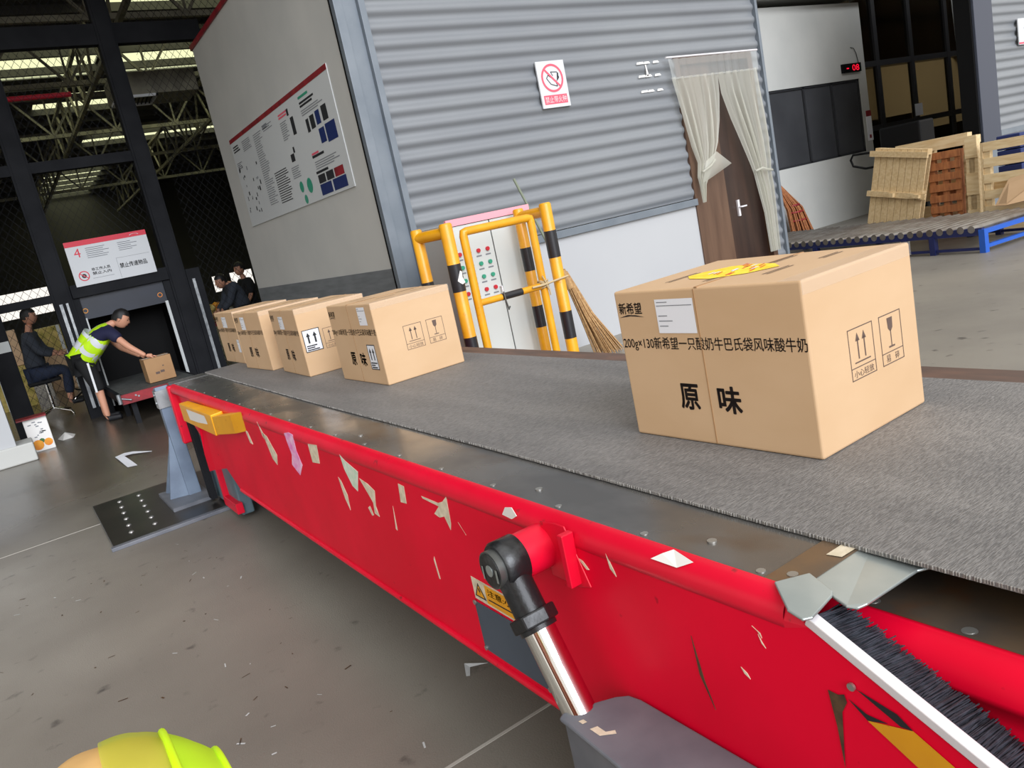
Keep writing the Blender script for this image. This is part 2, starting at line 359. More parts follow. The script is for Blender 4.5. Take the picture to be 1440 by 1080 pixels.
# recessed white wall with dark window
YR = 10.1
rw = MB(); x0, x1, z0, z1 = 13.13, 16.1, 1.3, 2.79
rw.box(8.6, x0, YR, YR+.22, 0, 4.29).box(x1, 16.35, YR, YR+.22, 0, 4.29).box(x0, x1, YR, YR+.22, 0, z0).box(x0, x1, YR, YR+.22, z1, 4.29)
struct(rw.build('wall_right', 'plaster'))
wi = MB().box(x0, x1, YR+.05, YR+.09, z0, z1).build('window_1', 'window_dark'); struct(wi)
fr = MB()
for xa in (x0, 14.2, 15.12, x1-.05): fr.box(xa, xa+.05, YR+.02, YR+.08, z0, z1)
fr.box(x0, x1, YR+.02, YR+.08, z0, z0+.04).box(x0, x1, YR+.02, YR+.08, z1-.04, z1)
fr.build('window_frame', 'window_frame', wi)
struct(MB().box(8.6, 16.6, 9.8, 12, 4.40, 4.48).build('ceiling_recess', 'cabinet_side'))
# second clad building on the right with its wide post
struct(MB().box(13.85, 14.43, 6.66, 6.9, .95, 6).build('trim_7', 'post_blue', bevel=.008))
struct(MB().box(13.84, 14.44, 6.67, 6.89, 0, .95).build('trim_8', 'steel_blue'))
struct(cladding(14.45, 24, 1.22, 6, 6.70).build('wall_far_right', 'cladding'))
struct(MB().box(14.43, 24, 6.7, 6.9, 0, 1.13).build('wall_low_right', 'plaster_white'))
struct(MB().box(14.43, 24, 6.66, 6.74, 1.13, 1.22).build('trim_9', 'steel_blue'))
struct(MB().box(14.45, 24, 6.78, 6.9, 1.2, 6).build('wall_backing_right', 'plaster'))
struct(MB().box(13.8, 13.86, 6.7, 6.95, 0, 6).build('trim_10', 'black'))
# glazed front deep in the recess
YG = 10.6
gf = MB()
for xa in (16.36, 17.6, 19.0, 20.6, 22.2): gf.box(xa-.07, xa+.07, YG-.05, YG+.05, 0, 5.2)
for za in (.05, 1.74, 3.12, 4.6): gf.box(16.4, 24, YG-.045, YG+.045, za-.06, za+.06)
g0 = struct(gf.build('window_2', 'window_frame'))
MB().box(16.4, 24, YG-.004, YG+.004, 0, 5.2).build('window_pane', 'tinted_glass', g0)
struct(MB().box(16.35, 24, 14.5, 14.6, 0, 5.2).build('wall_lobby', 'wall_beige'))
struct(MB().box(16.3, 16.36, 10.3, 14.6, 0, 5.2).build('wall_lobby_side', 'wall_beige'))
struct(MB().box(24, 24.1, 6.9, 14.6, 0, 6).build('wall_lobby_end', 'wall_beige'))
struct(MB().box(16.3, 24.1, 10.5, 14.6, 5.2, 5.3).build('ceiling_lobby', 'roof'))
lb = MB()
for k in range(7): lb.box(18.2+.32*k, 18.52+.32*k, 12.6, 14.2, 0, 2.2-.3*k if k < 7 else .2)
lb.box(17.6, 19.9, 11.2, 12.0, 0, 1.95).box(16.4, 24, 11.4, 12.2, 3.25, 5.2).box(20.9, 24, 11.2, 12.2, 0, 1.5)
struct(lb.build('stairs_lobby', 'door_dark'))
l_ = bpy.data.lights.new('lobby_fill', 'AREA'); l_.energy = 130; l_.size = 1.5; l_.color = (1, .93, .8)
lo_ = bpy.data.objects.new('lobby_fill', l_); lo_.location = (20.5, 13.2, 5.1); col.objects.link(lo_)  # unseen area light added to brighten the room behind the glass

# open roof over yard and hall, with translucent skylight strips
SKY = [(3.0, 20, 15.0, 17.4), (-4, 3.6, 18.9, 22.3), (3.9, 9.5, 18.9, 22.3), (2.4, 5.0, 24.0, 26.2), (-3, 1.5, 24.6, 25.6), (4.1, 11.5, 29.2, 31.8), (3.2, 5.4, 35, 44), (12, 20, 24, 26)]
ZR = 7.0
ys = sorted({6.8, 46.0} | {a for q in SKY for a in q[2:]})
rf = MB(); rf.box(-9, 3.1, 4.2, 6.8, ZR, ZR+.06)  # front strip of roof, unseen, added to keep sky light off the dock
for a, b_ in zip(ys, ys[1:]):
    cut = sorted((q[0], q[1]) for q in SKY if q[2] <= a+1e-6 and q[3] >= b_-1e-6); x = -9
    for c0, c1 in cut: rf.box(x, c0, a, b_, ZR, ZR+.06); x = c1
    rf.box(x, 30, a, b_, ZR, ZR+.06)
for k in range(24): rf.box(-9, 30, 12.9+k*1.4, 13.0+k*1.4, ZR-.16, ZR)
struct(rf.build('ceiling', 'roof'))
for q in SKY:
    sp = MB().box(q[0], q[1], q[2], q[3], ZR+.02, ZR+.03); struct(sp.build('skylight', 'skylight_plastic'))
# hall walls; openings in the far wall let daylight in
hw = MB().box(-9.1, -9, 12.4, 46, 0, 7).box(30, 30.1, 12.4, 46, 0, 7)
fy = 44.0
for a, b_ in ((-9, -.6), (2.6, 9.6), (13.2, 30)): hw.box(a, b_, fy, fy+.1, 0, 7)
hw.box(-.6, 2.6, fy, fy+.1, 0, 1.7).box(-.6, 2.6, fy, fy+.1, 2.9, 7).box(9.6, 13.2, fy, fy+.1, 0, .9).box(9.6, 13.2, fy, fy+.1, 1.74, 7).box(9.6, 9.95, fy, fy+.1, .9, 1.74).box(10.6, 10.9, fy, fy+.1, .9, 1.74).box(12.1, 13.2, fy, fy+.1, .9, 1.74)
struct(hw.build('wall_far', 'roof'))
struct(MB().box(8.6, 30, 14.7, 14.8, 0, 7).build('wall_hall_right', 'roof'))

# left plaster pillar with its concrete kerb
struct(MB().box(-1.6, -.22, 10.13, 10.5, 0, 4).build('wall_pillar', 'plaster_white'))
struct(MB().box(-1.6, -.06, 10.1, 10.55, 0, .21).build('baseboard_pillar', 'plaster', bevel=.015))

# ================================================================== DOCK: posts, beams, wire mesh
FY = 12.4
def post(x0, x1, z1, label):
    t = MB().box(x0, x1, FY-.09, FY+.09, 0, z1).box(x0+.03, x1-.03, FY-.11, FY-.09, .2, z1); o = t.build('steel_post', 'dark_steel'); tag(o, label, 'post', 'dark steel posts of the wire fence'); return o
post(-.2, .05, 5.9, 'dark steel post beside the white pillar at the left edge')
post(.68, .92, 6.6, 'dark steel post left of the numbered notice board')
post(2.2, 2.44, 6.6, 'dark steel post right of the numbered notice board')
def beam(z0, z1, x0, x1, label):
    o = MB().box(x0, x1, FY-.07, FY+.07, z0, z1).build('steel_beam', 'dark_steel'); tag(o, label, 'beam', 'dark beams across the wire fence')
beam(4.93, 5.2, -6, 3.6, 'topmost dark beam crossing the wire fence under the roof')
beam(3.36, 3.5, -6, 2.2, 'dark beam crossing the wire fence above the notice board')
beam(1.66, 1.77, .05, .68, 'short dark rail between the two leftmost fence posts')
def wire(x0, x1, z0, z1, label):
    mb = MB(); pw, ph = .10, .14; sl = ph/pw; n = int((x1-x0+(z1-z0)/sl)/pw)+1
    for sg in (1, -1):
        for k in range(n):
            a = x0-(z1-z0)/sl+k*pw if sg > 0 else x0+k*pw
            # line x = a + sg*(z-z0)/sl
            t0, t1 = z0, z1
            def clipx(t0, t1):
                za = z0+(x0-a)*sl*sg; zb_ = z0+(x1-a)*sl*sg; lo, hi = min(za, zb_), max(za, zb_)
                return max(t0, lo), min(t1, hi)
            t0, t1 = clipx(t0, t1)
            if t1-t0 < .05: continue
            mb.bar((a+sg*(t0-z0)/sl, FY+.02*sg*.15, t0), (a+sg*(t1-z0)/sl, FY+.02*sg*.15, t1), .0045, .0045, (0, 1, 0))
    o = mb.build('wire_mesh', 'dark_steel'); tag(o, label, 'wire mesh', 'wire mesh fence panels'); return o
wire(.06, .67, .25, 5.9, 'wire mesh panel between the two leftmost dark posts')
wire(.93, 2.19, 2.42, 5.9, 'wire mesh panel above the numbered notice board')
wire(2.66, 6.0, .25, 5.9, 'wire mesh panel beside the white poster wall')
# dock hatch: door frame with roll-up door
dk = thing('dock_door', 'half-open dark blue sliding door in the dock hatch behind the worker', 'door', (1.55, FY, 0))
MB().box(.925, 2.195, FY-.14, FY+.1, 1.66, 1.84).box(.92, 1.0, FY-.1, FY+.1, 0, 1.66).box(2.1, 2.195, FY-.1, FY+.1, 0, 1.66).build('door_frame', 'dark_steel', dk, bevel=.005)
pn = MB().box(.98, 2.12, FY-.06, FY-.02, 1.35, 1.66).build('door_panel', 'door_steel', dk)
hh = MB()
for xa in (1.03, 2.02): hh.ring((xa, FY-.062, 1.47), X_, Z_, .025, .034)
hh.build('lifting_eye', 'fruit', pn)
g_ = MB().box(.96, 1.02, FY-.09, FY-.065, .1, 1.37).box(2.06, 2.12, FY-.09, FY-.065, .1, 1.37); g_.build('guide_strip', 'paper_gray', dk)
MB().box(.74, .78, FY-.135, FY-.113, .15, 1.62).box(.82, .85, FY-.135, FY-.113, .15, 1.62).box(2.50, 2.54, FY-.13, FY-.1, .15, 1.6).build('guide_rail', 'galv', dk)
MB().box(2.445, 2.64, FY-.1, FY+.1, 0, 1.75).build('side_jamb', 'dark_steel', dk)
hl = MB().box(1.0, 2.1, FY+.6, FY+.62, 0, 1.66).box(.95, 1.0, FY+.1, FY+.62, 0, 1.66).box(2.1, 2.15, FY+.1, FY+.62, 0, 1.66).box(.95, 2.15, FY+.1, FY+.62, 1.66, 1.7); hl.build('hatch_darkness', 'black', dk)  # black box behind the hatch, stands in for its unlit interior
# notice board
nb = thing('notice_board', 'white notice board with red header and the number 4 above the dock hatch', 'sign', (1.55, FY-.13, 1.8))
bx0, bx1, bz0, bz1, by = 1.01, 2.06, 1.80, 2.405, FY-.165
MB().box(bx0, bx1, by, by+.02, bz0, bz1).build('board', 'sign_white', nb)
MB().box(bx0, bx1, by-.003, by, bz1-.07, bz1).build('header_band', 'sign_red', nb)
t = MB(); yq = by-.002
t.text('4', (bx0+.09, yq, bz1-.22), X_, Z_, h=.12)
t.mi = 1; t.text('禁止传递物品', (bx0+.6, yq, bz0+.14), X_, Z_, w=.36, h=.07, bold=.012)
t.text('非工作人员', (bx0+.24, yq, bz0+.175), X_, Z_, w=.24, h=.042, bold=.01); t.text('禁止入内', (bx0+.24, yq, bz0+.12), X_, Z_, w=.24, h=.042, bold=.01)
t.mi = 2
for k in range(6): t.rect((bx0+.24, yq, bz1-.12-.026*k), X_, Z_, random.uniform(.2, .34), .008)
for k in range(5): t.rect((bx0+.65, yq, bz1-.12-.026*k), X_, Z_, random.uniform(.16, .34), .008)
t.rect((bx0+.58, yq, bz0+.01), X_, Z_, .003, .28); t.rect((bx0+.58, yq, bz0+.285), X_, Z_, .44, .003); t.rect((bx0+.23, yq, bz0+.075), X_, Z_, .27, .004)
t.mi = 0; t.ring((bx0+.13, yq, bz0+.13), X_, Z_, .055, .068); t.bar((bx0+.085, yq, bz0+.165), (bx0+.175, yq, bz0+.095), .012, .001, (0, 1, 0))
t.mi = 1; t.ring((bx0+.13, yq+.0005, bz0+.13), X_, Z_, 0.01, .03, 12); t.mi = 3; t.text('⌒', (bx1-.22, by-.0045, bz1-.045), X_, Z_, w=.12, h=.018)
t.build('printed_lettering', ['sign_red', 'text_black', 'paper_text', 'sign_white'], nb)

# ================================================================== HALL ROOF: trusses, pipe, fan unit
def truss(y, label):
    mb = MB(); zt, zb_ = ZR-.2, ZR-1.15; x = -8.0
    for z in (zt, zb_): mb.bar((-8.5, y, z), (24, y, z), .09, .09)
    k = 0
    while x < 23.5:
        mb.bar((x, y, zb_), (x+.75, y, zt), .05, .05); mb.bar((x+.75, y, zt), (x+1.5, y, zb_), .05, .05); x += 1.5
        mb.bar((x, y, zb_), (x, y, zt), .04, .04)
    tag(mb.build('roof_truss', 'truss'), label, 'truss', 'steel roof trusses of the hall')
for y, lab in ((14.2, 'steel roof truss nearest behind the wire fence'), (18.2, 'second steel roof truss behind the wire fence'), (23.4, 'third steel roof truss behind the wire fence'), (28.0, 'fourth steel roof truss behind the wire fence'), (34.0, 'fifth and farthest steel roof truss of the hall')): truss(y, lab)
def ltruss(x, label):
    mb = MB(); zt, zb_ = ZR-.25, ZR-1.25; y = 13.2
    for z in (zt, zb_): mb.bar((x, 13, z), (x, 43, z), .08, .08)
    while y < 42:
        mb.bar((x, y, zb_), (x, y+.8, zt), .05, .05); mb.bar((x, y+.8, zt), (x, y+1.6, zb_), .05, .05); y += 1.6
    tag(mb.build('roof_girder', 'truss'), label, 'girder', 'lengthwise lattice girders of the hall')
ltruss(2.9, 'lattice girder running away above the notice board'); ltruss(6.3, 'lattice girder running away above the poster wall edge')
tag(MB().tube([(-8, 16.2, 5.2), (2.2, 16.2, 5.2)], .045, 8).build('sprinkler_pipe', 'sign_red'), 'red sprinkler pipe under the hall roof', 'pipe')
fu = thing('ceiling_fan_unit', 'grey ceiling air unit with white framed louvre grille under the hall roof', 'air unit', (2.75, 13.9, 4.6))
MB().box(2.45, 3.7, 13.6, 14.4, 4.52, 4.85).build('housing', 'truss', fu)
lv = MB()
for k in range(9): lv.bar((2.5+.06*k, 13.65, 4.5), (2.54+.06*k, 14.2, 4.5), .012, .012)
lv.mi = 1; lv.box(2.45, 3.06, 13.6, 13.64, 4.48, 4.52).box(2.45, 3.06, 14.2, 14.24, 4.48, 4.52).box(2.45, 2.49, 13.6, 14.24, 4.48, 4.52).box(3.03, 3.06, 13.6, 14.24, 4.48, 4.52)
lv.build('louvre_grille', ['black', 'sign_white'], fu)

# ================================================================== WALL FITTINGS
po = thing('wall_poster', 'wide information poster with red top band on the white side wall', 'poster', (WX, 8.9, 2.65))
pz0, pz1, pya, pyb = 2.088, 3.21, 7.13, 10.73
MB().box(WX-.012, WX-.002, pya, pyb, pz0, pz1).build('poster_sheet', 'paper_gray', po)
MB().box(WX-.015, WX-.012, pya, pyb, pz1-.05, pz1).build('header_band', 'red_dark', po, label='dark red band along the poster top')
pt = MB(); xq = WX-.0135; U = -Y_
def P(u, v): return (xq, pyb-u, pz0+v)      # u from the left end as seen, v up
random.seed(11)
def lines(u, v, w, n, dz=.022, h=.009, mi=0):
    pt.mi = mi
    for k in range(n): pt.rect(P(u, v-k*dz), U, Z_, w*random.uniform(.6, 1), h)
lines(.08, 1.0, .3, 3, .03, .016, 1); lines(.5, 1.0, .42, 6)
for k in range(26):
    pt.mi = random.choice((1, 0, 1)); pt.rect(P(random.uniform(.08, .85), random.uniform(.12, .78)), U, Z_, random.uniform(.02, .05), random.uniform(.02, .06))
lines(.08, .8, .25, 4); lines(1.0, .98, .35, 34, .025); lines(1.4, 1.0, .2, 2, .03, .016, 0); lines(1.42, .46, .5, 14, .026, .01, 1)
lines(1.42, .99, .4, 3); lines(2.02, .98, .28, 2, .03, .018, 2); lines(2.02, .9, .24, 9); pt.mi = 1
for (u, v, w, h) in ((2.36, .72, .1, .18), (2.3, .93, .06, .07), (2.1, .48, .12, .08), (2.22, .56, .05, .06)): pt.rect(P(u, v), U, Z_, w, h)
lines(2.02, .42, .3, 6); pt.mi = 3
for (u, v, r) in ((2.2, .2, .06), (2.45, .18, .08), (2.25, .06, .05)): pt.ring(P(u, v), U, Z_, 0, r, 14)
lines(2.72, 1.0, .3, 1, .03, .025, 3); lines(2.72, .95, .6, 2, .032, .02, 1); lines(2.72, .88, .7, 3); pt.mi = 1
for (u, v, w, h) in ((2.78, .66, .08, .13), (2.9, .67, .12, .13), (3.24, .68, .14, .14)): MB().rect(P(u, v), U, Z_, w, h).build('printed_photo', 'text_black', po)
pt.mi = 4
for (u, v, w, h) in ((3.06, .5, .15, .14), (3.24, .48, .26, .17), (3.06, .68, .12, .13)): MB().rect(P(u, v), U, Z_, w, h).build('printed_photo', 'blue_dark', po)
lines(2.72, .44, .3, 1, .03, .02, 2); lines(2.72, .41, .35, 1, .03, .025, 1); lines(2.75, .36, .7, 4); lines(2.72, .25, .4, 1, .03, .025, 1)
for (u, v, w, h, q) in ((2.74, .15, .2, .085, 1), (2.97, .15, .2, .085, 1), (3.2, .15, .24, .085, 5), (2.74, .03, .32, .11, 4), (3.1, .03, .36, .11, 4)):
    MB().rect(P(u, v), U, Z_, w, h).build('printed_photo', ('', 'text_black', '', '', 'blue_dark', 'red_dark')[q], po)
pt.build('poster_print', ['paper_text', 'text_black', 'sign_pink', 'btn_green', 'blue_dark', 'red_dark'], po)

ns = thing('no_matches_sign', 'white sign with red ban ring and red caption on corrugated cladding', 'sign', (5.31, 6.66, 2.72))
sx0, sz0, sy = 5.135, 2.49, 6.655
MB().box(sx0, sx0+.362, sy, sy+.02, sz0, sz0+.46).build('sign_plate', 'sign_white', ns, bevel=.003)
t = MB(); y_ = sy-.0015; cx, cz = sx0+.181, sz0+.29
t.mi = 1
for a, b_ in (((-.075, .0), (-.03, -.06)), ((-.03, -.06), (.05, -.085)), ((-.075, 0), (-.05, .03)), ((-.05, .03), (.035, -.03)), ((.035, -.03), (.05, -.085)), ((-.01, .06), (.07, .055)), ((.07, .055), (.085, .0)), ((-.01, .06), (.01, .02)), ((.085, 0), (.05, -.03))):
    t.bar((cx+a[0], y_, cz+a[1]), (cx+b_[0], y_, cz+b_[1]), .008, .001, (0, 1, 0))
t.poly([(cx+.07, y_, cz+.05), (cx+.088, y_, cz+.045), (cx+.075, y_, cz-.02), (cx+.055, y_, cz-.02)])
t.mi = 0; t.ring((cx, y_-.001, cz), X_, Z_, .118, .14, 40); t.bar((cx-.09, y_-.001, cz+.09), (cx+.09, y_-.001, cz-.09), .02, .001, (0, 1, 0))
t.rect((sx0+.03, y_, sz0+.035), X_, Z_, .3, .09)
t.mi = 2; t.text('禁止带火种', (sx0+.042, y_-.001, sz0+.048), X_, Z_, w=.276, h=.064)
t.build('printed_symbol', ['sign_pink', 'text_black', 'sign_white'], ns)
for z, lab in ((2.84, 'topmost strip of tape residue on cladding left of the curtain'), (2.70, 'middle strip of tape residue on cladding left of the curtain'), (2.537, 'lowest strip of tape residue on cladding left of the curtain')):
    q = MB()
    for xa, w_ in ((6.53, .12), (6.64, .1), (6.78, .1)):
        q.poly([(xa, 6.676, z-.012), (xa+w_, 6.676, z-.008), (xa+w_-.02, 6.676, z+.014), (xa+.01, 6.676, z+.012)])
    if z < 2.8 and z > 2.6: q.poly([(6.66, 6.676, z+.0), (6.69, 6.676, z), (6.67, 6.676, z+.12), (6.655, 6.676, z+.12)])
    tag(q.build('tape_residue', 'scrap_white'), lab, 'tape residue', 'tape residue on the cladding')
# clear curtain over the doorway
cu = thing('strip_curtain', 'clear plastic door curtain tied back in two bunches over the brown door', 'curtain', (7.7, 6.62, 2.85))
MB().tube([(6.93, 6.62, 2.86), (8.5, 6.62, 2.85)], .012, 8).build('curtain_rail', 'alu', cu)
def cloth(rows, name, material, folds=7, nx=60, seed=1):
    rnd = random.Random(seed); ph = rnd.uniform(0, 6); mb = MB(); mb.smooth = True; sub = []
    for i in range(len(rows)-1):
        for k in range(6):
            t_ = k/6; t_ = t_*t_*(3-2*t_) if False else t_
            sub.append([a+(b_-a)*t_ for a, b_ in zip(rows[i], rows[i+1])])
    sub.append(list(rows[-1]))
    for z, xa, xb, amp in sub:
        for k in range(nx+1):
            u_ = k/nx
            mb.v.append(Vector((xa+(xb-xa)*u_, 6.615-amp*(.6+.4*math.sin(11*u_+ph))*math.sin(2*math.pi*folds*u_+ph+.4*math.sin(z*3)), z)))
    n = nx+1
    for i in range(len(sub)-1):
        for k in range(nx): mb.f.append([i*n+k, i*n+k+1, (i+1)*n+k+1, (i+1)*n+k]); mb.m.append(0); mb.sm.append(True)
    return mb.build(name, material, cu)
cloth([(2.84, 6.95, 8.48, .012), (2.62, 6.97, 8.47, .016)], 'curtain_header', 'pvc_thin', 12)
cloth([(2.64, 6.97, 7.74, .02), (2.4, 7.02, 7.72, .03), (2.1, 7.08, 7.66, .04), (1.85, 7.13, 7.58, .045), (1.66, 7.19, 7.46, .04), (1.5, 7.15, 7.34, .035), (1.4, 7.17, 7.26, .03), (1.2, 7.17, 7.22, .015)], 'curtain_panel', 'pvc', 6, seed=2)
cloth([(2.64, 7.74, 8.46, .02), (2.4, 7.76, 8.46, .03), (2.1, 7.86, 8.46, .045), (1.8, 7.98, 8.46, .05), (1.5, 8.1, 8.44, .045), (1.4, 8.13, 8.43, .035), (1.2, 8.17, 8.44, .04), (.9, 8.23, 8.44, .03), (.4, 8.25, 8.42, .025)], 'curtain_panel', 'pvc', 6, seed=5)
k_ = MB(); k_.smooth = True
k_.add([(7.3, 6.6, 1.66), (7.46, 6.56, 1.75), (7.69, 6.56, 1.58), (7.45, 6.58, 1.5), (7.2, 6.6, 1.42), (7.24, 6.58, 1.58), (7.45, 6.50, 1.62)], [(0, 1, 6), (1, 2, 6), (2, 3, 6), (3, 4, 6), (4, 5, 6), (5, 0, 6)])
k_.build('curtain_flap', 'pvc', cu)
MB().tube([(8.1, 6.56, 1.43), (8.2, 6.53, 1.45), (8.3, 6.54, 1.42), (8.44, 6.58, 1.4)], .014, 8).build('curtain_tie', 'pvc', cu); MB().tube([(7.18, 6.56, 1.55), (7.3, 6.53, 1.6), (7.42, 6.56, 1.66)], .014, 8).build('curtain_tie', 'pvc', cu)
# clock on recessed wall, small notice on the wall edge, paper on glass
ck = thing('led_clock', 'small black wall clock with red digits above the dark window', 'clock', (15.82, YR-.03, 3.0))
MB().box(15.5, 16.14, YR-.05, YR, 2.93, 3.105).build('clock_case', 'black', ck, bevel=.006)
MB().text('08', (15.82, YR-.052, 2.955), X_, Z_, w=.24, h=.12).text('-', (15.62, YR-.052, 3.0), X_, Z_, w=.08, h=.02).build('clock_digits', 'led', ck)
tag(MB().tube([(15.9, YR-.01, 3.42), (15.98, YR-.02, 3.4), (16.05, YR-.02, 3.3), (16.1, YR-.02, 3.1)], .008, 6).build('clock_cable', 'iron_gray'), 'thin grey cable looping down to the red digit clock', 'cable')
nt_ = thing('edge_notice', 'narrow white notice with red top on the edge of the recessed wall', 'notice', (16.33, YR, 1.85))
MB().box(16.18, 16.36, YR-.012, YR-.002, 1.5, 2.0).build('notice_sheet', 'paper', nt_); MB().box(16.18, 16.36, YR-.015, YR-.012, 2.0, 2.12).box(16.23, 16.3, YR-.0135, YR-.012, 1.55, 1.62).build('notice_header', 'red_dark', nt_)
tag(MB().box(18.88, 19.2, YG-.06, YG-.055, 1.83, 2.1).build('door_paper', 'paper'), 'white sheet of paper taped to the dark glazed front', 'paper')
tag(MB().tube([(18.9, 9.6, 5.6), (19.02, 9.6, 4.4), (19.1, 9.6, 3.0)], .012, 6).tube([(19.05, 9.6, 5.6), (19.12, 9.6, 4.2), (19.1, 9.6, 3.0)], .012, 6).build('hanging_cord', 'paper_gray'), 'pale loop of cord hanging before the dark glazed front', 'cord')
rs = thing('far_sign', 'white sign with red lower edge at the right edge of the picture', 'sign', (15.4, 6.65, 2.75))
MB().box(15.22, 15.62, 6.645, 6.66, 2.52, 2.94).build('sign_plate', 'sign_white', rs); MB().box(15.22, 15.62, 6.642, 6.645, 2.53, 2.56).build('sign_stripe', 'sign_pink', rs); MB().poly([(15.4, 6.642, 2.78), (15.55, 6.642, 2.78), (15.55, 6.642, 2.86)]).build('sign_mark', 'text_black', rs)

# ================================================================== CONTROL CABINET AND BARRIER
cb_ = thing('control_cabinet', 'white control cabinet with rows of red and green buttons behind yellow barrier', 'cabinet', (3.44, 5.65, 0))
MB().box(3.03, 3.84, 5.47, 5.92, .02, 1.545).build('cabinet_body', 'cabinet_side', cb_, bevel=.004)
MB().box(3.045, 3.85, 5.44, 5.468, 1.525, 1.578).build('cabinet_roof', 'pink', cb_, label='pinkish red cabinet top edge')
dl = MB().box(3.035, 3.44, 5.45, 5.47, .06, 1.52).build('cabinet_door', 'cabinet', cb_, bevel=.003)
MB().box(3.45, 3.835, 5.45, 5.47, .06, 1.52).build('cabinet_door', 'cabinet', cb_, bevel=.003)
for rI, colr in enumerate(('btn_red', 'btn_green', 'btn_green', 'btn_red')):
    for cI in range(4):
        x = 3.11+.088*cI; z = 1.3-.105*rI
        MB().tube([(x, 5.45, z), (x, 5.435, z)], .017, 12).build('push_button', colr, dl)
lbq = MB()
for rI in range(4):
    for cI in range(4): lbq.rect((3.085+.088*cI, 5.449, 1.25-.105*rI), X_, Z_, .05, .012)
lbq.build('button_caption', 'paper_text', dl)
MB().box(3.44, 3.45, 5.46, 5.475, .06, 1.52).build('door_gap', 'text_black', cb_)
MB().tube([(3.42, 5.45, .98), (3.42, 5.42, .98), (3.42, 5.42, .88), (3.42, 5.45, .88)], .007, 6).build('cabinet_handle', 'alu', cb_)
ba = thing('pipe_barrier', 'yellow and black pipe barrier around the control cabinet', 'barrier', (3.25, 5.15, 0))
def bpost(x, y, h, r, bands):
    p_ = MB(); p_.tube([(x, y, 0), (x, y, h-.012), (x, y, h)], [r, r, r*.8], 20); o = p_.build('barrier_post', 'safety_yellow', ba)
    for a, b_ in bands: MB().tube([(x, y, a), (x, y, b_)], r+.0015, 20, False).build('black_band', 'safety_black', o)
bpost(2.79, 5.0, 1.555, .048, ((1.06, 1.26), (.55, .72)))
bpost(3.69, 5.0, 1.555, .048, ((1.13, 1.34), (.48, .7)))
bpost(2.72, 5.33, 1.555, .044, ((.9, 1.16),))
bpost(3.66, 5.33, 1.555, .044, ((1.05, 1.24), (.58, .76)))
MB().tube([(2.79, 5.0, 1.49), (2.72, 5.33, 1.49)], .042, 16).tube([(3.69, 5.0, 1.49), (3.66, 5.33, 1.49)], .042, 16).build('side_rail', 'safety_yellow', ba)
MB().box(2.75, 2.84, 4.948, 4.952, .4, .55).build('red_patch', 'sign_red', ba)
MB().poly([(2.765, 4.9495, 1.14), (2.78, 4.948, 1.17), (2.80, 4.948, 1.21), (2.815, 4.9495, 1.2), (2.81, 4.949, 1.16), (2.825, 4.9495, 1.12), (2.8, 4.948, 1.11), (2.785, 4.948, 1.12)]).build('peeled_patch', 'scrap_white', ba)
fr_ = MB(); fr_.tube([(2.92, 5.0, .05), (2.92, 5.0, 1.44), (2.925, 5.0, 1.465), (2.95, 5.0, 1.47), (3.5, 5.0, 1.47), (3.525, 5.0, 1.465), (3.53, 5.0, 1.44), (3.53, 5.0, .05)], .031, 14)
gate = fr_.build('gate_frame', 'safety_yellow', ba)
MB().tube([(2.92, 5.0, .94), (3.56, 5.0, .94)], .026, 12).build('gate_bar', 'safety_yellow', gate)
MB().tube([(3.13, 5.0, .94), (3.32, 5.0, .94)], .0275, 12, False).build('black_band', 'safety_black', gate)
MB().tube([(3.14, 4.97, .98), (3.14, 4.96, .9), (3.15, 4.96, .84), (3.17, 4.97, .86)], .006, 6).build('gate_latch', 'iron_gray', gate)
rp = MB()
for k in range(5): rp.tube([(3.53+.04*math.cos(a), 5.0+.04*math.sin(a), .93+.012*k+.005*math.sin(3*a+k)) for a in [i*math.pi/6 for i in range(13)]], .006, 5)
rp.tube([(3.40, 4.965, .95), (3.5, 4.95, .95), (3.6, 4.945, .96), (3.74, 4.945, .97)], .009, 5).tube([(3.52, 4.955, .96), (3.545, 4.95, .9), (3.55, 4.955, .86)], .006, 5).tube([(3.5, 4.95, 1.02), (3.55, 4.95, .9)], .006, 5)
tag(rp.build('straw_rope', 'rope'), 'straw rope knotted round the barrier gate and right post', 'rope')
br = thing('straw_broom', 'straw broom with thin pole leaning behind the yellow barrier', 'broom', (4.8, 6.0, 0))
MB().tube([(4.165, 6.03, 1.83), (4.50, 6.0, .86)], .012, 8).build('broom_handle', 'bamboo', br)
bb = MB(); random.seed(4)
for k in range(150):
    a = random.uniform(0, 6.28); q = math.sqrt(random.random()); x2 = 4.84+.17*q*math.cos(a); y2 = 5.97+.1*q*math.sin(a)
    bb.tube([(4.5+.03*q*math.cos(a), 6.0+.03*q*math.sin(a), .9), (4.66+.075*q*math.cos(a), 5.99+.05*q*math.sin(a), .45), (x2, y2, random.uniform(.005, .05))], [.005, .005, .003], 4, False)
bb.build('broom_bristles', 'straw', br)
MB().tube([(4.485, 6.0, .92), (4.545, 6.0, .74)], [.03, .045], 12).build('broom_binding', 'straw', br)

# ================================================================== BELT CONVEYOR
cv = thing('belt_conveyor', 'long red telescopic belt conveyor with grey belt', 'conveyor', (1.45, 3, 0))
XF = .83
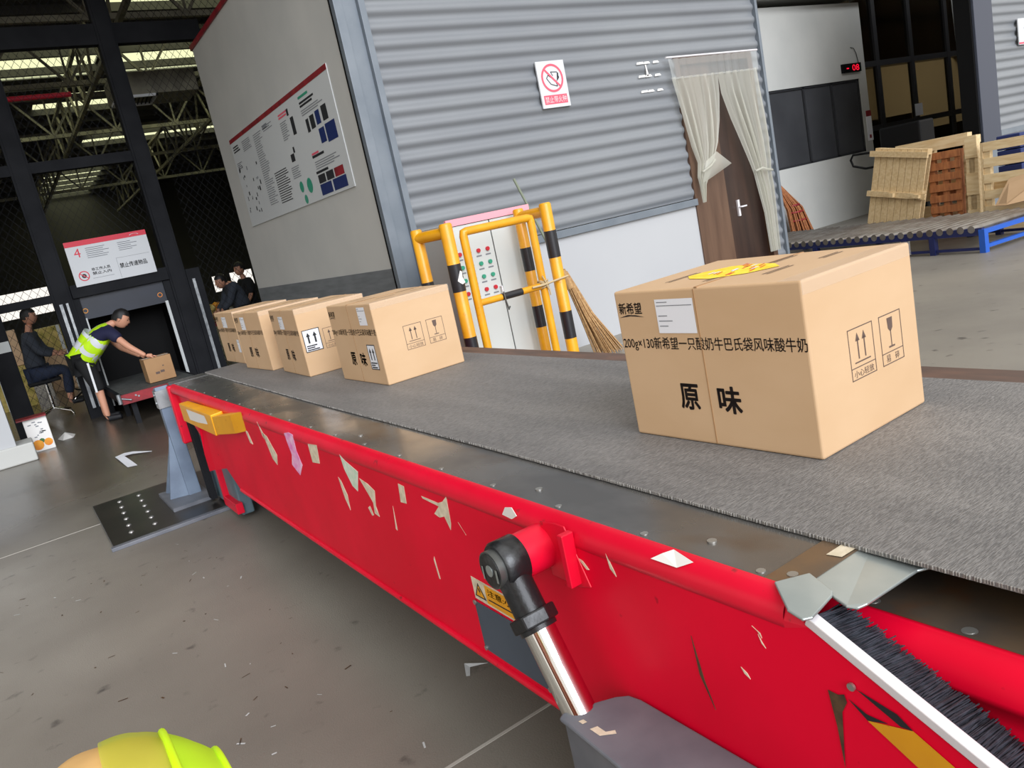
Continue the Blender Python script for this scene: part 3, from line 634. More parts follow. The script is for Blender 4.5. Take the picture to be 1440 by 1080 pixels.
# side rail: rolled top edge
def sweep(prof, y0, y1, n=1):
    mb = MB(); mb.smooth = True; m_ = len(prof)
    for i in range(n+1):
        y = y0+(y1-y0)*i/n; mb.v += [Vector((x, y, z)) for x, z in prof]
    for i in range(n):
        for k in range(m_-1): mb.f.append([i*m_+k, i*m_+k+1, (i+1)*m_+k+1, (i+1)*m_+k]); mb.m.append(0); mb.sm.append(True)
    return mb
arc = [(XF-.001+.037-.037*math.sin(R(a)), .837+.037*math.cos(R(a))) for a in range(0, 91, 10)]
rail = sweep([(.872, .862), (.87, .872), (.868, .874)]+arc+[(XF-.001, .826), (XF+.004, .824)], .735, 5.82, 8)
# chamfered tip of the rail
rail.smooth = False
rail.add([(.868, .735, .874), (XF+.036, .735, .874), (XF+.01, .735, .862), (XF-.001, .735, .838), (XF-.001, .735, .826), (XF-.001, .690, .842), (XF+.004, .69, .846), (.87, .735, .826)], [(1, 2, 6), (2, 3, 5, 6), (3, 4, 5), (0, 1, 6, 7), (7, 6, 5, 4)])
rail_o = rail.build('side_rail', 'red_rail', cv)
pn = MB(); pl = [(.688, .842), (.464, .727), (.1, .545), (.1, .25), (1.2, .363), (4.4, .363), (4.62, .455), (4.62, .84)]
pn.prism([(XF, y, z) for y, z in pl]+[(XF, .735, .84)], (.012, 0, 0))
panel = pn.build('side_panel', 'red', cv)
fl = MB(); fl.prism([(XF, 4.62, .455), (XF-.02, 4.86, .415), (XF-.035, 4.98, .39), (XF-.035, 4.98, .5), (XF-.03, 4.9, .73), (XF-.01, 4.86, .78), (XF, 4.62, .78)], (.012, 0, 0)); fl.build('panel_flange', 'red', cv)
MB().prism([(XF+.03, 4.62, .80), (XF+.03, 4.62, .5), (XF+.03, 5.2, .5), (XF+.03, 5.5, .64), (XF+.03, 5.82, .66), (XF+.03, 5.82, .86)], (.012, 0, 0)).build('inset_panel', 'red', cv)
MB().box(XF-.012, XF+.06, 5.79, 5.86, .45, .868).build('end_post', 'red_rail', cv, bevel=.01)
# smooth dent-like scuff? left out; deck strips with countersunk screws
dk_ = MB().box(.869, 1.15, .80, 6.0, .855, .868).build('deck_strip', 'deck', cv)
b_ = MB()
for y in [.82+.275*k for k in range(19)]: b_.tube([(.89, y, .868), (.89, y, .8695)], .008, 10)
for x, y in ((.905, .77), (.93, .96), (.93, 1.5), (.93, 2.6)): b_.tube([(x, y, .868), (x, y, .8712)], .009, 10)
b_.build('deck_screw', 'bolt', dk_)
MB().prism([(.872, .80, .870), (1.15, .80, .870), (1.15, .735, .870), (.872, .735, .870)], (0, 0, -.012)).build('end_strip', 'deck_rust', cv)
def flap(name, pts, bend):
    o = MB(); o.prism(pts, (0, 0, -.005)); return o.build(name, 'plate_steel', cv, bevel=.002)
flap('cover_flap', [(x, y, .8805-.13*(.767-y)) for x, y in ((.913, .744), (.90, .705), (.895, .692), (.884, .686), (.822, .675), (.808, .682), (.812, .71), (.857, .767))], 0)
flap('cover_flap', [(1.09, .742, .869), (1.09, .595, .866), (1.022, .635, .864), (.905, .644, .861), (.89, .650, .859), (.884, .664, .860), (.905, .74, .869)], 0)
MB().poly([(.985, .765, .8712), (1.04, .765, .8712), (1.05, .738, .8712), (.99, .74, .8712)]).build('pale_scrap', 'scrap', cv)
MB().box(1.85, 2.075, -1.6, 6.0, .845, .862).build('far_deck_strip', 'deck_far', cv)
MB().box(2.076, 2.09, -1.6, 5.86, .3, .848).build('far_side_panel', 'red_rail', cv)
# belt, drifting slightly on its run, with frayed pale edge
bt = MB(); N_ = 40; top = []; 
edge = [(6.02, 1.125), (5, 1.10), (3.385, 1.068), (1.95, 1.052), (.98, 1.029), (.64, 1.024), (-1.6, 1.0)]
def ex(y):
    for (ya, xa), (yb, xb) in zip(edge, edge[1:]):
        if y <= ya and y >= yb: return xa+(xb-xa)*(ya-y)/(ya-yb)
    return edge[-1][1]
for i in range(N_+1):
    y = 6.02-(7.62)*i/N_; bt.v += [Vector((ex(y), y, .8765)), Vector((1.93, y, .8765)), Vector((1.93, y, .8695)), Vector((ex(y), y, .8695))]
for i in range(N_):
    a = i*4; c = a+4
    for k in range(4): bt.f.append([a+k, a+(k+1) % 4, c+(k+1) % 4, c+k]); bt.m.append(0); bt.sm.append(False)
bt.box(1.12, 1.93, -1.6, 6.0, .62, .627)
belt = bt.build('conveyor_belt', 'belt', cv)
fz = MB(); random.seed(3)
y = -.2
while y < 6.0:
    x = ex(y); fz.box(x-random.uniform(.0, .003), x+.001, y, y+.0016, .871, .8769); y += random.choice((.004, .005, .007)) if y < 2 else .012
fz.build('frayed_edge', 'fray', belt, kind='stuff')
MB().box(1.16, 1.9, -1.6, 5.8, .66, .80).build('belt_bed', 'dark_steel', cv)
MB().tube([(.9, 6.0, .815), (2.05, 6.0, .815)], .055, 20).build('end_roller', 'iron_gray', cv)
MB().box(.87, 1.12, 5.86, 6.06, .85, .87).build('end_deck', 'deck', cv)
# inner section, seen past the end of the outer panel
ip = sweep([(1.0, .80), (.985, .80)]+[(.93+.055-.055*math.sin(R(a)), .745+.055*math.cos(R(a))) for a in range(0, 91, 10)]+[(.93, .745), (.928, .72), (.93, .36)], -1.6, 1.2, 4)
ip.build('inner_panel', 'red', cv)
idk = MB().box(.985, 1.2, -1.6, 1.2, .792, .801).build('inner_deck', 'deck_rust', cv)
b_ = MB()
for y in (.70, .553, .40): b_.ring((1.0, y, .8015), X_, Y_, .004, .011, 14); b_.tube([(1.0, y, .80), (1.0, y, .802)], .008, 10)
b_.build('deck_screw', 'bolt', idk)
# brush strip on the slanted end of the outer panel
ch = MB(); ch.bar((XF+.008, .694, .852), (XF+.008, .10, .557), .016, .02, (1, 0, 0)); chn = ch.build('brush_channel', 'alu', cv, bevel=.002)
bs = MB(); random.seed(9)
for k in range(2600):
    q = random.random(); y = .69-.585*q; z = .850-.291*q+random.uniform(-.006, .006)
    bs.bar((XF+.012, y, z), (XF+.10+random.uniform(-.014, .01), y+.012+random.uniform(-.008, .008), z-.028+random.uniform(-.006, .006)), .0013, .0013)
bs.build('bristles', 'bristle', chn, kind='stuff')
# hazard marks, sprung bolt, rubbed hole near the end of the panel
hz = MB(); hx = XF-.0015
def onp(pts): return [(hx, y, z) for y, z in pts]
hz.poly(onp([(.612, .725), (.545, .741), (.45, .69), (.30, .61), (.30, .56), (.50, .66)]))
hz.mi = 1; hz.poly(onp([(.64, .748), (.612, .735), (.58, .735), (.612, .725)])); hz.poly(onp([(.625, .770), (.566, .757), (.545, .741), (.562, .739)]))
hz.build('hazard_marking', ['safety_yellow', 'safety_black'], panel)
MB().tube([(hx, .63, .772), (hx-.004, .63, .772)], .006, 12).build('panel_bolt', 'bolt', panel)
MB().poly(onp([(.672, .748), (.655, .747), (.645, .752), (.642, .74), (.652, .72), (.657, .66), (.660, .62), (.664, .69)])).build('rubbed_hole', 'rust_dark', panel)
# torn stickers and scratches on the panel
SC = [('scrap', [(3.88, .775), (3.84, .77), (3.80, .71), (3.85, .712)]), ('scrap', [(3.60, .847), (3.55, .80), (3.53, .76), (3.57, .78)]), ('scrap', [(3.56, .80), (3.5, .79), (3.41, .712), (3.45, .66), (3.5, .68)]),
      ('scrap_pink', [(3.2, .84), (3.13, .852), (3.08, .848), (3.09, .78), (3.06, .72), (3.13, .665), (3.21, .70), (3.17, .75), (3.19, .80)]), ('scrap', [(2.908, .832), (2.80, .841), (2.824, .764), (2.909, .756)]),
      ('scrap_green', [(2.57, .838), (2.53, .82), (2.43, .796), (2.48, .717), (2.52, .73), (2.56, .785)]), ('scrap', [(2.65, .74), (2.63, .73), (2.6, .68), (2.61, .62), (2.635, .66)]),
      ('scrap', [(2.435, .773), (2.37, .765), (2.32, .749), (2.345, .69), (2.335, .655), (2.37, .66), (2.36, .70), (2.4, .74)]), ('scrap', [(2.42, .67), (2.4, .68), (2.385, .65), (2.40, .645)]),
      ('scrap', [(2.108, .812), (2.07, .81), (2.081, .753), (2.122, .75)]), ('scrap', [(1.96, .801), (1.955, .795), (1.86, .79), (1.9, .76), (1.87, .755), (1.84, .765), (1.82, .73), (1.81, .75), (1.80, .83), (1.83, .81), (1.86, .80)]),
      ('scrap_white', [(1.50, .862), (1.47, .868), (1.455, .85), (1.48, .837), (1.52, .84)]), ('scrap', [(1.147, .839), (1.13, .805), (1.127, .795), (1.142, .808)]),
      ('scrap', [(.80, .806), (.79, .80), (.783, .79), (.785, .798)]), ('scrap', [(.79, .795), (.785, .785), (.778, .774), (.785, .78)]), ('scrap', [(.838, .717), (.826, .71), (.821, .701), (.832, .707)]),
      ('scrap', [(1.975, .61), (1.969, .54), (1.976, .54), (1.982, .60)]), ('scrap', [(2.195, .722), (2.208, .637), (2.218, .64)]), ('scrap', [(1.245, .803), (1.23, .80), (1.213, .785), (1.222, .783)]), ('scrap', [(1.275, .825), (1.255, .83), (1.262, .818)]), ('scrap', [(1.765, .765), (1.735, .735), (1.74, .74)]), ('scrap', [(1.255, .79), (1.235, .782), (1.24, .776)]), ('rust_dark', [(.945, .735), (.94, .66), (.915, .60), (.93, .65)])]
for mt, pts in SC: MB().prism([(XF-.0012, y, z) for y, z in pts], (.0011, 0, 0)).build('torn_sticker', mt, panel)
MB().add([(XF+.003, 1.02, .861), (XF+.003, .955, .861), (XF+.016, .925, .874), (XF+.03, .985, .8765), (XF+.015, 1.0, .8715)], [(0, 1, 2, 3, 4)]).build('torn_sticker', 'scrap_white', rail_o)
# warning label, grey cover with red border
wl = MB(); lx = XF-.0014; wl.prism([(lx, y, z) for y, z in ((1.765, .61), (1.40, .602), (1.40, .538), (1.765, .546))], (.001, 0, 0)); wl.mi = 1
wl.poly([(lx-.0005, y, z) for y, z in ((1.70, .604), (1.405, .598), (1.405, .544), (1.70, .551))])
wl.mi = 2; wl.poly([(lx-.0006, y, z) for y, z in ((1.733, .60), (1.703, .556), (1.76, .556))]); wl.mi = 1; wl.poly([(lx-.0007, y, z) for y, z in ((1.733, .592), (1.711, .560), (1.752, .560))])
wl.mi = 2; wl.poly([(lx-.0008, y, z) for y, z in ((1.737, .584), (1.731, .584), (1.726, .574), (1.731, .574), (1.728, .564), (1.737, .577))])
wl.text('注意:小心夹手', (lx-.0007, 1.69, .576), -Y_, Z_, w=.23, h=.02, bold=.01); wl.rect((lx-.0007, 1.69, .562), -Y_, Z_, .22, .004)
wl.build('warning_label', ['scrap', 'yellow', 'text_black'], panel)
ac = MB().box(XF-.003, XF, 1.40, 1.775, .39, .535); aco = ac.build('access_cover', 'cover_gray', panel, bevel=.001)
b_ = MB()
for y, z in ((1.77, .533), (1.765, .397), (1.47, .397)): b_.tube([(XF-.003, y, z), (XF-.007, y, z)], .007, 10)
b_.build('cover_screw', 'bolt', aco)
MB().tube([(XF+.002, .1, .36), (XF+.002, 4.38, .367)], .012, 10).build('bottom_edge', 'red_rail', cv)
# hydraulic ram with rod end on its red pivot
pv = MB(); pv.tube([(XF+.005, 1.37, .80), (.755, 1.37, .80)], .05, 28); pvo = pv.build('pivot_boss', 'red_rail', cv)
fp = MB(); fp.prism([(XF-.004, 1.30, .868), (XF-.004, 1.27, .868), (XF-.004, 1.215, .745), (XF-.004, 1.255, .735), (XF-.004, 1.35, .735), (XF-.004, 1.36, .86)], (.004, 0, 0)); fp.box(XF-.03, XF, 1.245, 1.262, .745, .862); fp.build('pivot_gusset', 'red_rail', cv, bevel=.003)
ra = Vector((.732, 1.37, .80)); rb = Vector((.732, 1.12, .37)); d_ = (rb-ra).normalized()
rd = MB(); rd.tube([ra+d_*.13, rb], .035, 40); ram = rd.build('hydraulic_rod', 'chrome', cv, label='polished chrome hydraulic rod')
re_ = MB(); re_.tube([(.765, 1.37, .80), (.760, 1.37, .80), (.712, 1.37, .80), (.706, 1.37, .80)], [.046, .054, .054, .049], 32); re_.tube([ra+d_*.02, ra+d_*.05, ra+d_*.115], [.04, .036, .036], 28); re_.build('rod_end', 'black_iron', ram, label='black iron rod end')
pc = MB(); pc.tube([(.71, 1.37, .80), (.690, 1.37, .80)], .042, 32); pco = pc.build('pin_cap', 'iron_gray', ram)
q = MB(); q.tube([(.690, 1.37, .80), (.6885, 1.37, .80)], .038, 28); q.mi = 1; q.tube([(.689, 1.37, .80), (.687, 1.37, .80)], .013, 12)
q.rect((.687, 1.40, .775), -Y_, Z_, .006, .03); q.rect((.687, 1.345, .78), -Y_, Z_, .008, .03); q.build('cap_face', ['black_iron', 'plate_steel'], pco)
nu = MB(); nu.smooth = False; c0 = ra+d_*.112; c1 = ra+d_*.142
a_ = d_.orthogonal().normalized(); bq = d_.cross(a_); hexp = [(a_*math.cos(R(60*k+12))+bq*math.sin(R(60*k+12)))*.052 for k in range(6)]
nu.prism([c0+h for h in hexp], c1-c0); nu.build('lock_nut', 'black_iron', ram, bevel=.004)
MB().tube([ra+d_*.14, ra+d_*.152], .041, 28).build('rod_collar', 'black_iron', ram)
# grey base bracket the ram stands in
bk = MB(); plan = [(.682, 1.205), (.695, 1.212), (.765, 1.185), (.80, 1.168), (.82, 1.150), (.826, 1.12), (.826, .2), (.64, .2), (.655, .8)]
bk.prism([(x, y, .53) for x, y in plan], (0, 0, -.01)); bk.prism([(x+.006 if x < .7 else x-.004, y-.006, .52) for x, y in plan], (0, 0, -.42)); bk.build('base_bracket', 'machine_gray', cv, bevel=.004)
bp = MB(); bp.poly([(.70, 1.13, .5308), (.715, 1.125, .5308), (.715, 1.10, .5308), (.73, 1.09, .5308), (.725, 1.08, .5308), (.70, 1.10, .5308)]); bp.poly([(.70, 1.165, .5308), (.71, 1.162, .5308), (.71, 1.15, .5308), (.70, 1.152, .5308)]); bp.build('chipped_paint', 'scrap', cv)
# yellow switch housing
yb = MB(); yb.prism([(XF, 5.2, .70), (.772, 5.2, .70), (.765, 4.28, .715), (XF, 4.28, .72)], (0, 0, .115)); ybo = yb.build('switch_housing', 'yellow', cv, bevel=.004)
MB().prism([(.768, 4.27, .722), (.80, 3.98, .752), (XF, 3.86, .77), (XF, 4.27, .722)], (0, 0, .10)).build('housing_cover', 'safety_yellow', ybo, bevel=.003)
MB().poly([(.7685, 4.98, .80), (.7655, 4.45, .81), (.7655, 4.42, .765), (.7675, 4.7, .745), (.7690, 4.95, .735)]).build('glare_patch', 'scrap_white', ybo)  # pale patch painted on for the glare on the housing
# end supports
def leg(x, m=1):
    L_ = MB(); L_.bar((x, 6.03, .0), (x, 6.12, .85), .09, .09, (1, 0, 0)); o = L_.build('support_leg', 'leg_blue', cv, bevel=.006)
    MB().prism([(x-.03*m, 6.05, .02), (x-.16*m, 6.3, .02), (x-.03*m, 6.1, .5)], (0, .03, 0)).prism([(x-.03*m, 6.0, .03), (x-.17*m, 6.05, .03), (x-.04*m, 6.07, .52)], (.0, .02, 0)).build('leg_gusset', 'leg_blue', o)
    MB().box(x-.2, x+.08, 5.76, 6.36, .02, .045).build('foot_plate', 'machine_gray', o)
    b2 = MB()
    for z in (.74, .80): b2.tube([(x-.05, 6.1, z), (x-.062, 6.1, z)], .014, 10)
    b2.box(x-.055, x+.055, 6.05, 6.16, .70, .83); b2.build('leg_clamp', 'galv', o)
leg(.82); leg(2.12, -1)
gb = MB(); gb.box(.92, 1.0, 5.05, 5.75, .03, .5); gbo = gb.build('motor_box', 'teal_gray', cv, bevel=.01)
MB().box(1.0, 1.9, 5.05, 5.75, .12, .55).build('motor_shroud', 'dark_steel', cv)
MB().box(.885, .93, 5.30, 5.34, .06, .52).box(.885, .93, 5.0, 5.3, .06, .13).build('red_bracket', 'red_rail', cv, bevel=.004)
MB().box(.86, .9, 5.62, 5.72, .05, .66).build('dark_strut', 'dark_steel', cv)
# steel plate under the support
fp_ = thing('floor_plate', 'dark bolted steel plate on the floor under the conveyor support', 'plate', (1.2, 6.1, 0))
MB().box(.19, 2.3, 5.45, 6.79, 0, .02).build('plate', 'floor_steel', fp_, bevel=.003)
MB().box(.175, 2.3, 5.40, 5.45, 0, .024).build('edge_strip', 'machine_gray', fp_, bevel=.003)
for x0_, x1_ in ((.325, .37), (.475, .51)):
    for k in range(6):
        y = 6.63-.197*k; x = x1_-(x1_-x0_)*k/5
        MB().ball((x, y, .02), .018, 10, (1, 1, .7)).build('plate_bolt', 'bolt', fp_)

# ================================================================== CARTONS ON THE BELT
BL, BW, BH = .556, .412, .384
def lab(mb, u0, v0, w, h): pass
def carton(name, label, loc, rz, front=(), side=(), big=False, detail=1):
    """origin at base centre; front face is -X, its picture-left end is +Y; side face is -Y"""
    t = thing(name, label, 'box', (0, 0, 0), 'cardboard cartons riding on the belt')
    g = .0
    b = MB(); hx_, hy_ = BW/2, BL/2
    # slightly bulging body
    n = 6; 
    b.box(-hx_, hx_, -hy_, hy_, 0, BH)
    bo = b.build('carton_body', 'card', t, bevel=.006, seg=3)
    fx = -hx_-.0006
    def F(u, v): return (fx, hy_-u, v)           # u from left end, v up
    def S(u, v): return (-hx_+u, -hy_-.0006, v)  # on the bright end
    MB().box(-hx_-.0003, hx_, -.004, .004, BH-.001, BH+.0012).build('flap_seam', 'card_dark', t)
    se = MB(); se.box(-hx_-.0008, -hx_, hy_-.272, hy_-.269, .004, BH-.004); se.build('board_seam', 'card_dark', t)
    ink = MB(); u_ = -Y_
    ink.text('200g×130新希望一只酸奶牛巴氏袋风味酸牛奶', F(.008, .230), u_, Z_, w=.545, h=.036, bold=.006)
    ink.text('原', F(.176, .083), u_, Z_, w=.062, h=.067, bold=.02); ink.text('味', F(.295, .083), u_, Z_, w=.068, h=.067, bold=.02)
    ink.text('新希望', F(.012, .325), u_, Z_, w=.082, h=.030, bold=.012)
    ink.poly([F(.008, .316), F(.05, .320), F(.10, .317), F(.07, .3225), F(.04, .3235)])
    ink.build('printed_lettering', 'ink', t)
    if side is not None:
        mk = MB(); y_ = 0
        for u0, w_ in ((.133, .095), (.254, .088)):
            mk.frame(S(u0, .132), X_, Z_, w_, .114, .0022); mk.rect(S(u0, .158), X_, Z_, w_, .002)
        for xx in (.165, .19):
            mk.rect(S(xx, .176), X_, Z_, .004, .045); mk.poly([S(xx-.006, .216), S(xx+.010, .216), S(xx+.002, .234)])
        mk.rect(S(.15, .168), X_, Z_, .06, .003); mk.text('小心轻放', S(.143, .137), X_, Z_, w=.075, h=.016)
        mk.poly([S(.286, .236), S(.308, .236), S(.306, .212), S(.299, .205), S(.295, .205), S(.288, .212)]); mk.rect(S(.2955, .172), X_, Z_, .003, .036); mk.rect(S(.285, .168), X_, Z_, .024, .004)
        mk.text('易', S(.27, .137), X_, Z_, h=.017); mk.text('碎', S(.306, .137), X_, Z_, h=.017)
        mk.build('handling_marks', 'ink_soft', t)
    for kind, face, u0, v0, w_, h_ in front:
        lb_ = MB(); tx = MB()
        P_ = F if face == 'f' else S; uu = -Y_ if face == 'f' else X_
        off = Vector((-.0006, 0, 0)) if face == 'f' else Vector((0, -.0006, 0))
        if kind == 'label':
            lb_.rect(Vector(P_(u0, v0))+off, uu, Z_, w_, h_)
            tx.rect(Vector(P_(u0+.004, v0+h_*.8))+off*2, uu, Z_, w_*.93, .0018)
            for k in range(4): tx.rect(Vector(P_(u0+.006, v0+h_*(.9 if k == 0 else .65-.15*k)))+off*2, uu, Z_, w_*random.uniform(.15, .4), .002)
        else:
            lb_.rect(Vector(P_(u0, v0))+off, uu, Z_, w_, h_)
            tx.frame(Vector(P_(u0, v0))+off*2, uu, Z_, w_, h_, .004)
            for q in (.3, .68):
                tx.rect(Vector(P_(u0+w_*q-.005, v0+h_*.38))+off*2, uu, Z_, .01, h_*.32); tx.poly([Vector(P_(u0+w_*q-.012, v0+h_*.68))+off*2, Vector(P_(u0+w_*q+.012, v0+h_*.68))+off*2, Vector(P_(u0+w_*q, v0+h_*.86))+off*2])
            for k in range(3): tx.rect(Vector(P_(u0+w_*.1, v0+h_*(.06+.09*k)))+off*2, uu, Z_, w_*random.uniform(.4, .8), h_*.05)
        lo = lb_.build('shipping_label', 'paper', t); tx.build('label_print', 'text_black' if not big else 'paper_text', lo)
    # clear packing tape folded over the upper edge of the bright end
    tp_ = MB(); tp_.box(-hx_-.0009, hx_+.0009, -hy_-.0009, -hy_+.055, BH+.0003, BH+.001); tp_.box(-hx_-.0009, hx_+.0009, -hy_-.001, -hy_-.0004, BH-.03, BH+.001); tp_.build('clear_tape', 'tape', t)
    tp2 = MB(); tp2.box(-hx_-.03, -hx_, 0, 0, 0, 0) if False else None
    pr_ = MB(); zt = BH+.0012
    for y, xx, w_ in ((.16, -.12, .12), (.02, -.14, .1), (-.12, -.1, .1), (-.02, .06, .1), (-.15, .07, .08)):
        for k in range(2): pr_.poly([(xx, y+.012*k, zt), (xx+w_, y+.012*k, zt), (xx+w_, y+.004+.012*k, zt), (xx, y+.004+.012*k, zt)])
    pr_.build('top_print', 'ink_soft', t)
    if big:
        lg = MB(); zt = BH+.0014; random.seed(21)
        o_ = [(-.09, .10), (-.11, .02), (-.07, -.06), (.0, -.10), (.05, -.05), (.07, .03), (.06, .09), (.0, .13), (-.05, .14)]
        lg.poly([(x-.0, y+.02, zt) for x, y in o_][::-1]); lg.mi = 1
        for k in range(12):
            x = random.uniform(-.08, .05); y = random.uniform(-.04, .1); lg.poly([(x, y, zt+.0006), (x+.035, y+.012, zt+.0006), (x+.04, y+.018, zt+.0006), (x+.004, y+.008, zt+.0006)])
        lg.mi = 2
        for k in range(6):
            x = random.uniform(-.06, .03); y = random.uniform(-.03, .1); lg.poly([(x, y, zt+.001), (x+.03, y+.004, zt+.001), (x+.03, y+.012, zt+.001), (x, y+.007, zt+.001)])
        lg.build('top_logo', ['logo_yellow', 'logo_red', 'paper'], t)
        sc = MB(); sc.poly([S(.16, .0), S(.30, .0), S(.28, .05), S(.2, .07)]); 
    t.location = loc; t.rotation_euler = (0, 0, R(rz))
    return t
ZB = .8768
carton('cardboard_carton', 'big near carton with white label and yellow logo on its top', (1.523, 1.285, ZB), 1.5, [('label', 'f', .143, .276, .122, .084)], big=True)
carton('cardboard_carton', 'tan carton with labels at top and bottom, second nearest on the belt', (1.578, 3.575, ZB), 0, [('label', 'f', .392, .284, .092, .085), ('arrow', 'f', .408, .072, .09, .12)])
carton('cardboard_carton', 'tan carton with a white arrow label on its bright end', (1.545, 4.525, ZB), -2.5, [('label', 'f', .19, .27, .1, .075), ('arrow', 's', .015, .135, .1, .125)])
carton('cardboard_carton', 'tan carton with a label near its top only, last but one on the belt', (1.53, 5.27, ZB), 2, [('label', 'f', .14, .27, .09, .085)])
carton('cardboard_carton', 'tan carton farthest along the belt with two white labels', (1.585, 6.1, ZB), 0, [('label', 'f', .2, .27, .13, .08), ('label', 'f', .48, .085, .065, .095)])

# ================================================================== ROLLER TABLE AT THE HATCH AND CARTON BEING HANDLED
rt = thing('roller_table', 'low dark roller table leading to the dock hatch', 'roller table', (1.45, 11.6, 0))
for x in (.93, 1.85): MB().box(x, x+.05, 10.55, 12.9, .30, .395).build('side_rail', 'dark_steel', rt)
MB().box(.95, 1.9, 10.52, 10.55, .28, .40).build('end_plate', 'red_dark', rt, label='dark red end plate'); 
b2 = MB()
for x in (1.12, 1.15): b2.tube([(x, 10.52, .36-.6*(x-1.12)), (x, 10.51, .36-.6*(x-1.12))], .012, 8)
b2.tube([(.93, 10.5, .30), (.93, 10.5, .42)], .025, 8).tube([(.95, 10.53, .36), (1.06, 10.5, .32)], .012, 6); b2.build('end_bolt', 'galv', rt)
rr = MB()
for k in range(24): rr.tube([(.98, 10.62+.098*k, .372), (1.85, 10.62+.098*k, .372)], .03, 8)
rr.build('rollers', 'iron_gray', rt)
for x in (1.08, 1.8):
    for y in (10.65, 11.6): MB().bar((x, y, 0), (x, y, .3), .06, .06, (1, 0, 0)).build('table_leg', 'dark_steel', rt)
bx = thing('held_carton', 'small brown carton the worker is sliding onto the roller table', 'box', (1.53, 11.12, .405))
MB().box(1.37, 1.70, 10.95, 11.3, .405, .715).build('carton_body', 'card_dark', bx, bevel=.005)
MB().box(1.37, 1.70, 11.11, 11.14, .715, .7165).build('flap_tape', 'paper_gray', bx)
q = MB(); q.rect((1.47, 10.949, .50), X_, Z_, .05, .03); q.rect((1.53, 10.949, .51), X_, Z_, .05, .03); q.rect((1.57, 10.949, .585), X_, Z_, .02, .015); q.build('printed_marks', 'ink_soft', bx)

# ================================================================== PEOPLE
def skin_mesh(pts, edges, root, sub=2):
    names = list(pts); idx = {n: i for i, n in enumerate(names)}
    me = bpy.data.meshes.new('sk'); me.from_pydata([pts[n][0] for n in names], [(idx[a], idx[b]) for a, b in edges], []); me.update()
    o = bpy.data.objects.new('sk', me); col.objects.link(o)
    o.modifiers.new('s', 'SKIN').use_smooth_shade = True
    sv = me.skin_vertices[0].data
    for i, n in enumerate(names):
        r = pts[n][1]; sv[i].radius = (r, r) if not isinstance(r, tuple) else r; sv[i].use_root = (n == root)
    m_ = o.modifiers.new('d', 'SUBSURF'); m_.levels = sub; m_.render_levels = sub
    bpy.context.view_layer.update()
    ev = bpy.data.meshes.new_from_object(o.evaluated_get(bpy.context.evaluated_depsgraph_get()))
    vs_ = [v.co.copy() for v in ev.vertices]; fs = [list(p.vertices) for p in ev.polygons]
    bpy.data.objects.remove(o); bpy.data.meshes.remove(me); bpy.data.meshes.remove(ev)
    return vs_, fs
def chain(pts): return [(a, b) for a, b in zip(pts, pts[1:])]
def head(mb, c, fwd, up, r=.105):
    c = Vector(c); f = Vector(fwd).normalized(); u = Vector(up); u = (u-f*u.dot(f)).normalized(); l = u.cross(f)
    n, m_ = 28, 20; vs_ = []
    for i in range(m_+1):
        for k in range(n):
            t_ = math.pi*i/m_; a = 2*math.pi*k/n
            x, y, z = math.sin(t_)*math.cos(a), math.sin(t_)*math.sin(a), math.cos(t_)     # x forward, y left, z up
            X, Y, Z = x*.098, y*.077, z*.118
            if z < 0: Y *= 1-.22*(-z); X += .012*(-z)*(1 if x > 0 else .2)
            if x < 0: X *= 1.05
            g = math.exp(-((y/.16)**2)-(((z+.12)/.16)**2)) if x > 0 else 0; X += .022*g           # nose
            for sy in (-.38, .38): X -= .007*math.exp(-(((y-sy)/.16)**2)-(((z-.05)/.12)**2))*(x > 0)
            X += .006*math.exp(-((y/.25)**2)-(((z+.5)/.08)**2))*(x > 0)                          # lips
            X += .008*math.exp(-((y/.3)**2)-(((z+.85)/.12)**2))*(x > 0)
            vs_.append(c+f*X+l*Y+u*Z)
    sm = mb.smooth; mb.smooth = True
    mb.add(vs_, [(i*n+k, (i+1)*n+k, (i+1)*n+(k+1) % n, i*n+(k+1) % n) for i in range(m_) for k in range(n)])
    for sy in (-1, 1):
        e = MB(); e.ball((0, 0, 0), 1, 10, (.016, .008, .03)); mb.add([c+f*(v.x-.008)+l*(v.y+sy*.078)+u*(v.z-.008) for v in e.v], e.f)
    mi = mb.mi; mb.mi = 1
    for sy in (-1, 1):
        e = MB(); e.ball((0, 0, 0), 1, 8, (.006, .012, .007)); mb.add([c+f*(v.x+.086)+l*(v.y+sy*.03)+u*(v.z+.008) for v in e.v], e.f)
        e = MB(); e.ball((0, 0, 0), 1, 8, (.005, .018, .004)); mb.add([c+f*(v.x+.091)+l*(v.y+sy*.03)+u*(v.z+.03) for v in e.v], e.f)
    e = MB(); e.ball((0, 0, 0), 1, 8, (.005, .02, .003)); mb.mi = 2; mb.add([c+f*(v.x+.098)+l*v.y+u*(v.z-.06) for v in e.v], e.f)
    mb.mi = mi; mb.smooth = sm
    # hair shell
    h = MB(); h.smooth = True; hv = []
    for i in range(m_+1):
        for k in range(n):
            t_ = math.pi*i/m_; a = 2*math.pi*k/n; x, y, z = math.sin(t_)*math.cos(a), math.sin(t_)*math.sin(a), math.cos(t_)
            rr_ = 1.1+.03*math.sin(7*a)*math.sin(5*t_); hv.append((x, y, z, c+f*(x*.103*rr_-.006)+l*(y*.078*rr_)+u*(z*.122*rr_+.004)))
    h.v = [q[3] for q in hv]
    for i in range(m_):
        for k in range(n):
            id_ = [i*n+k, (i+1)*n+k, (i+1)*n+(k+1) % n, i*n+(k+1) % n]
            if all(hv[q][2] > (.42 if hv[q][0] > .25 else (.0 if hv[q][0] > -.15 else -.45)) for q in id_): h.f.append(id_); h.m.append(0); h.sm.append(True)
    return h
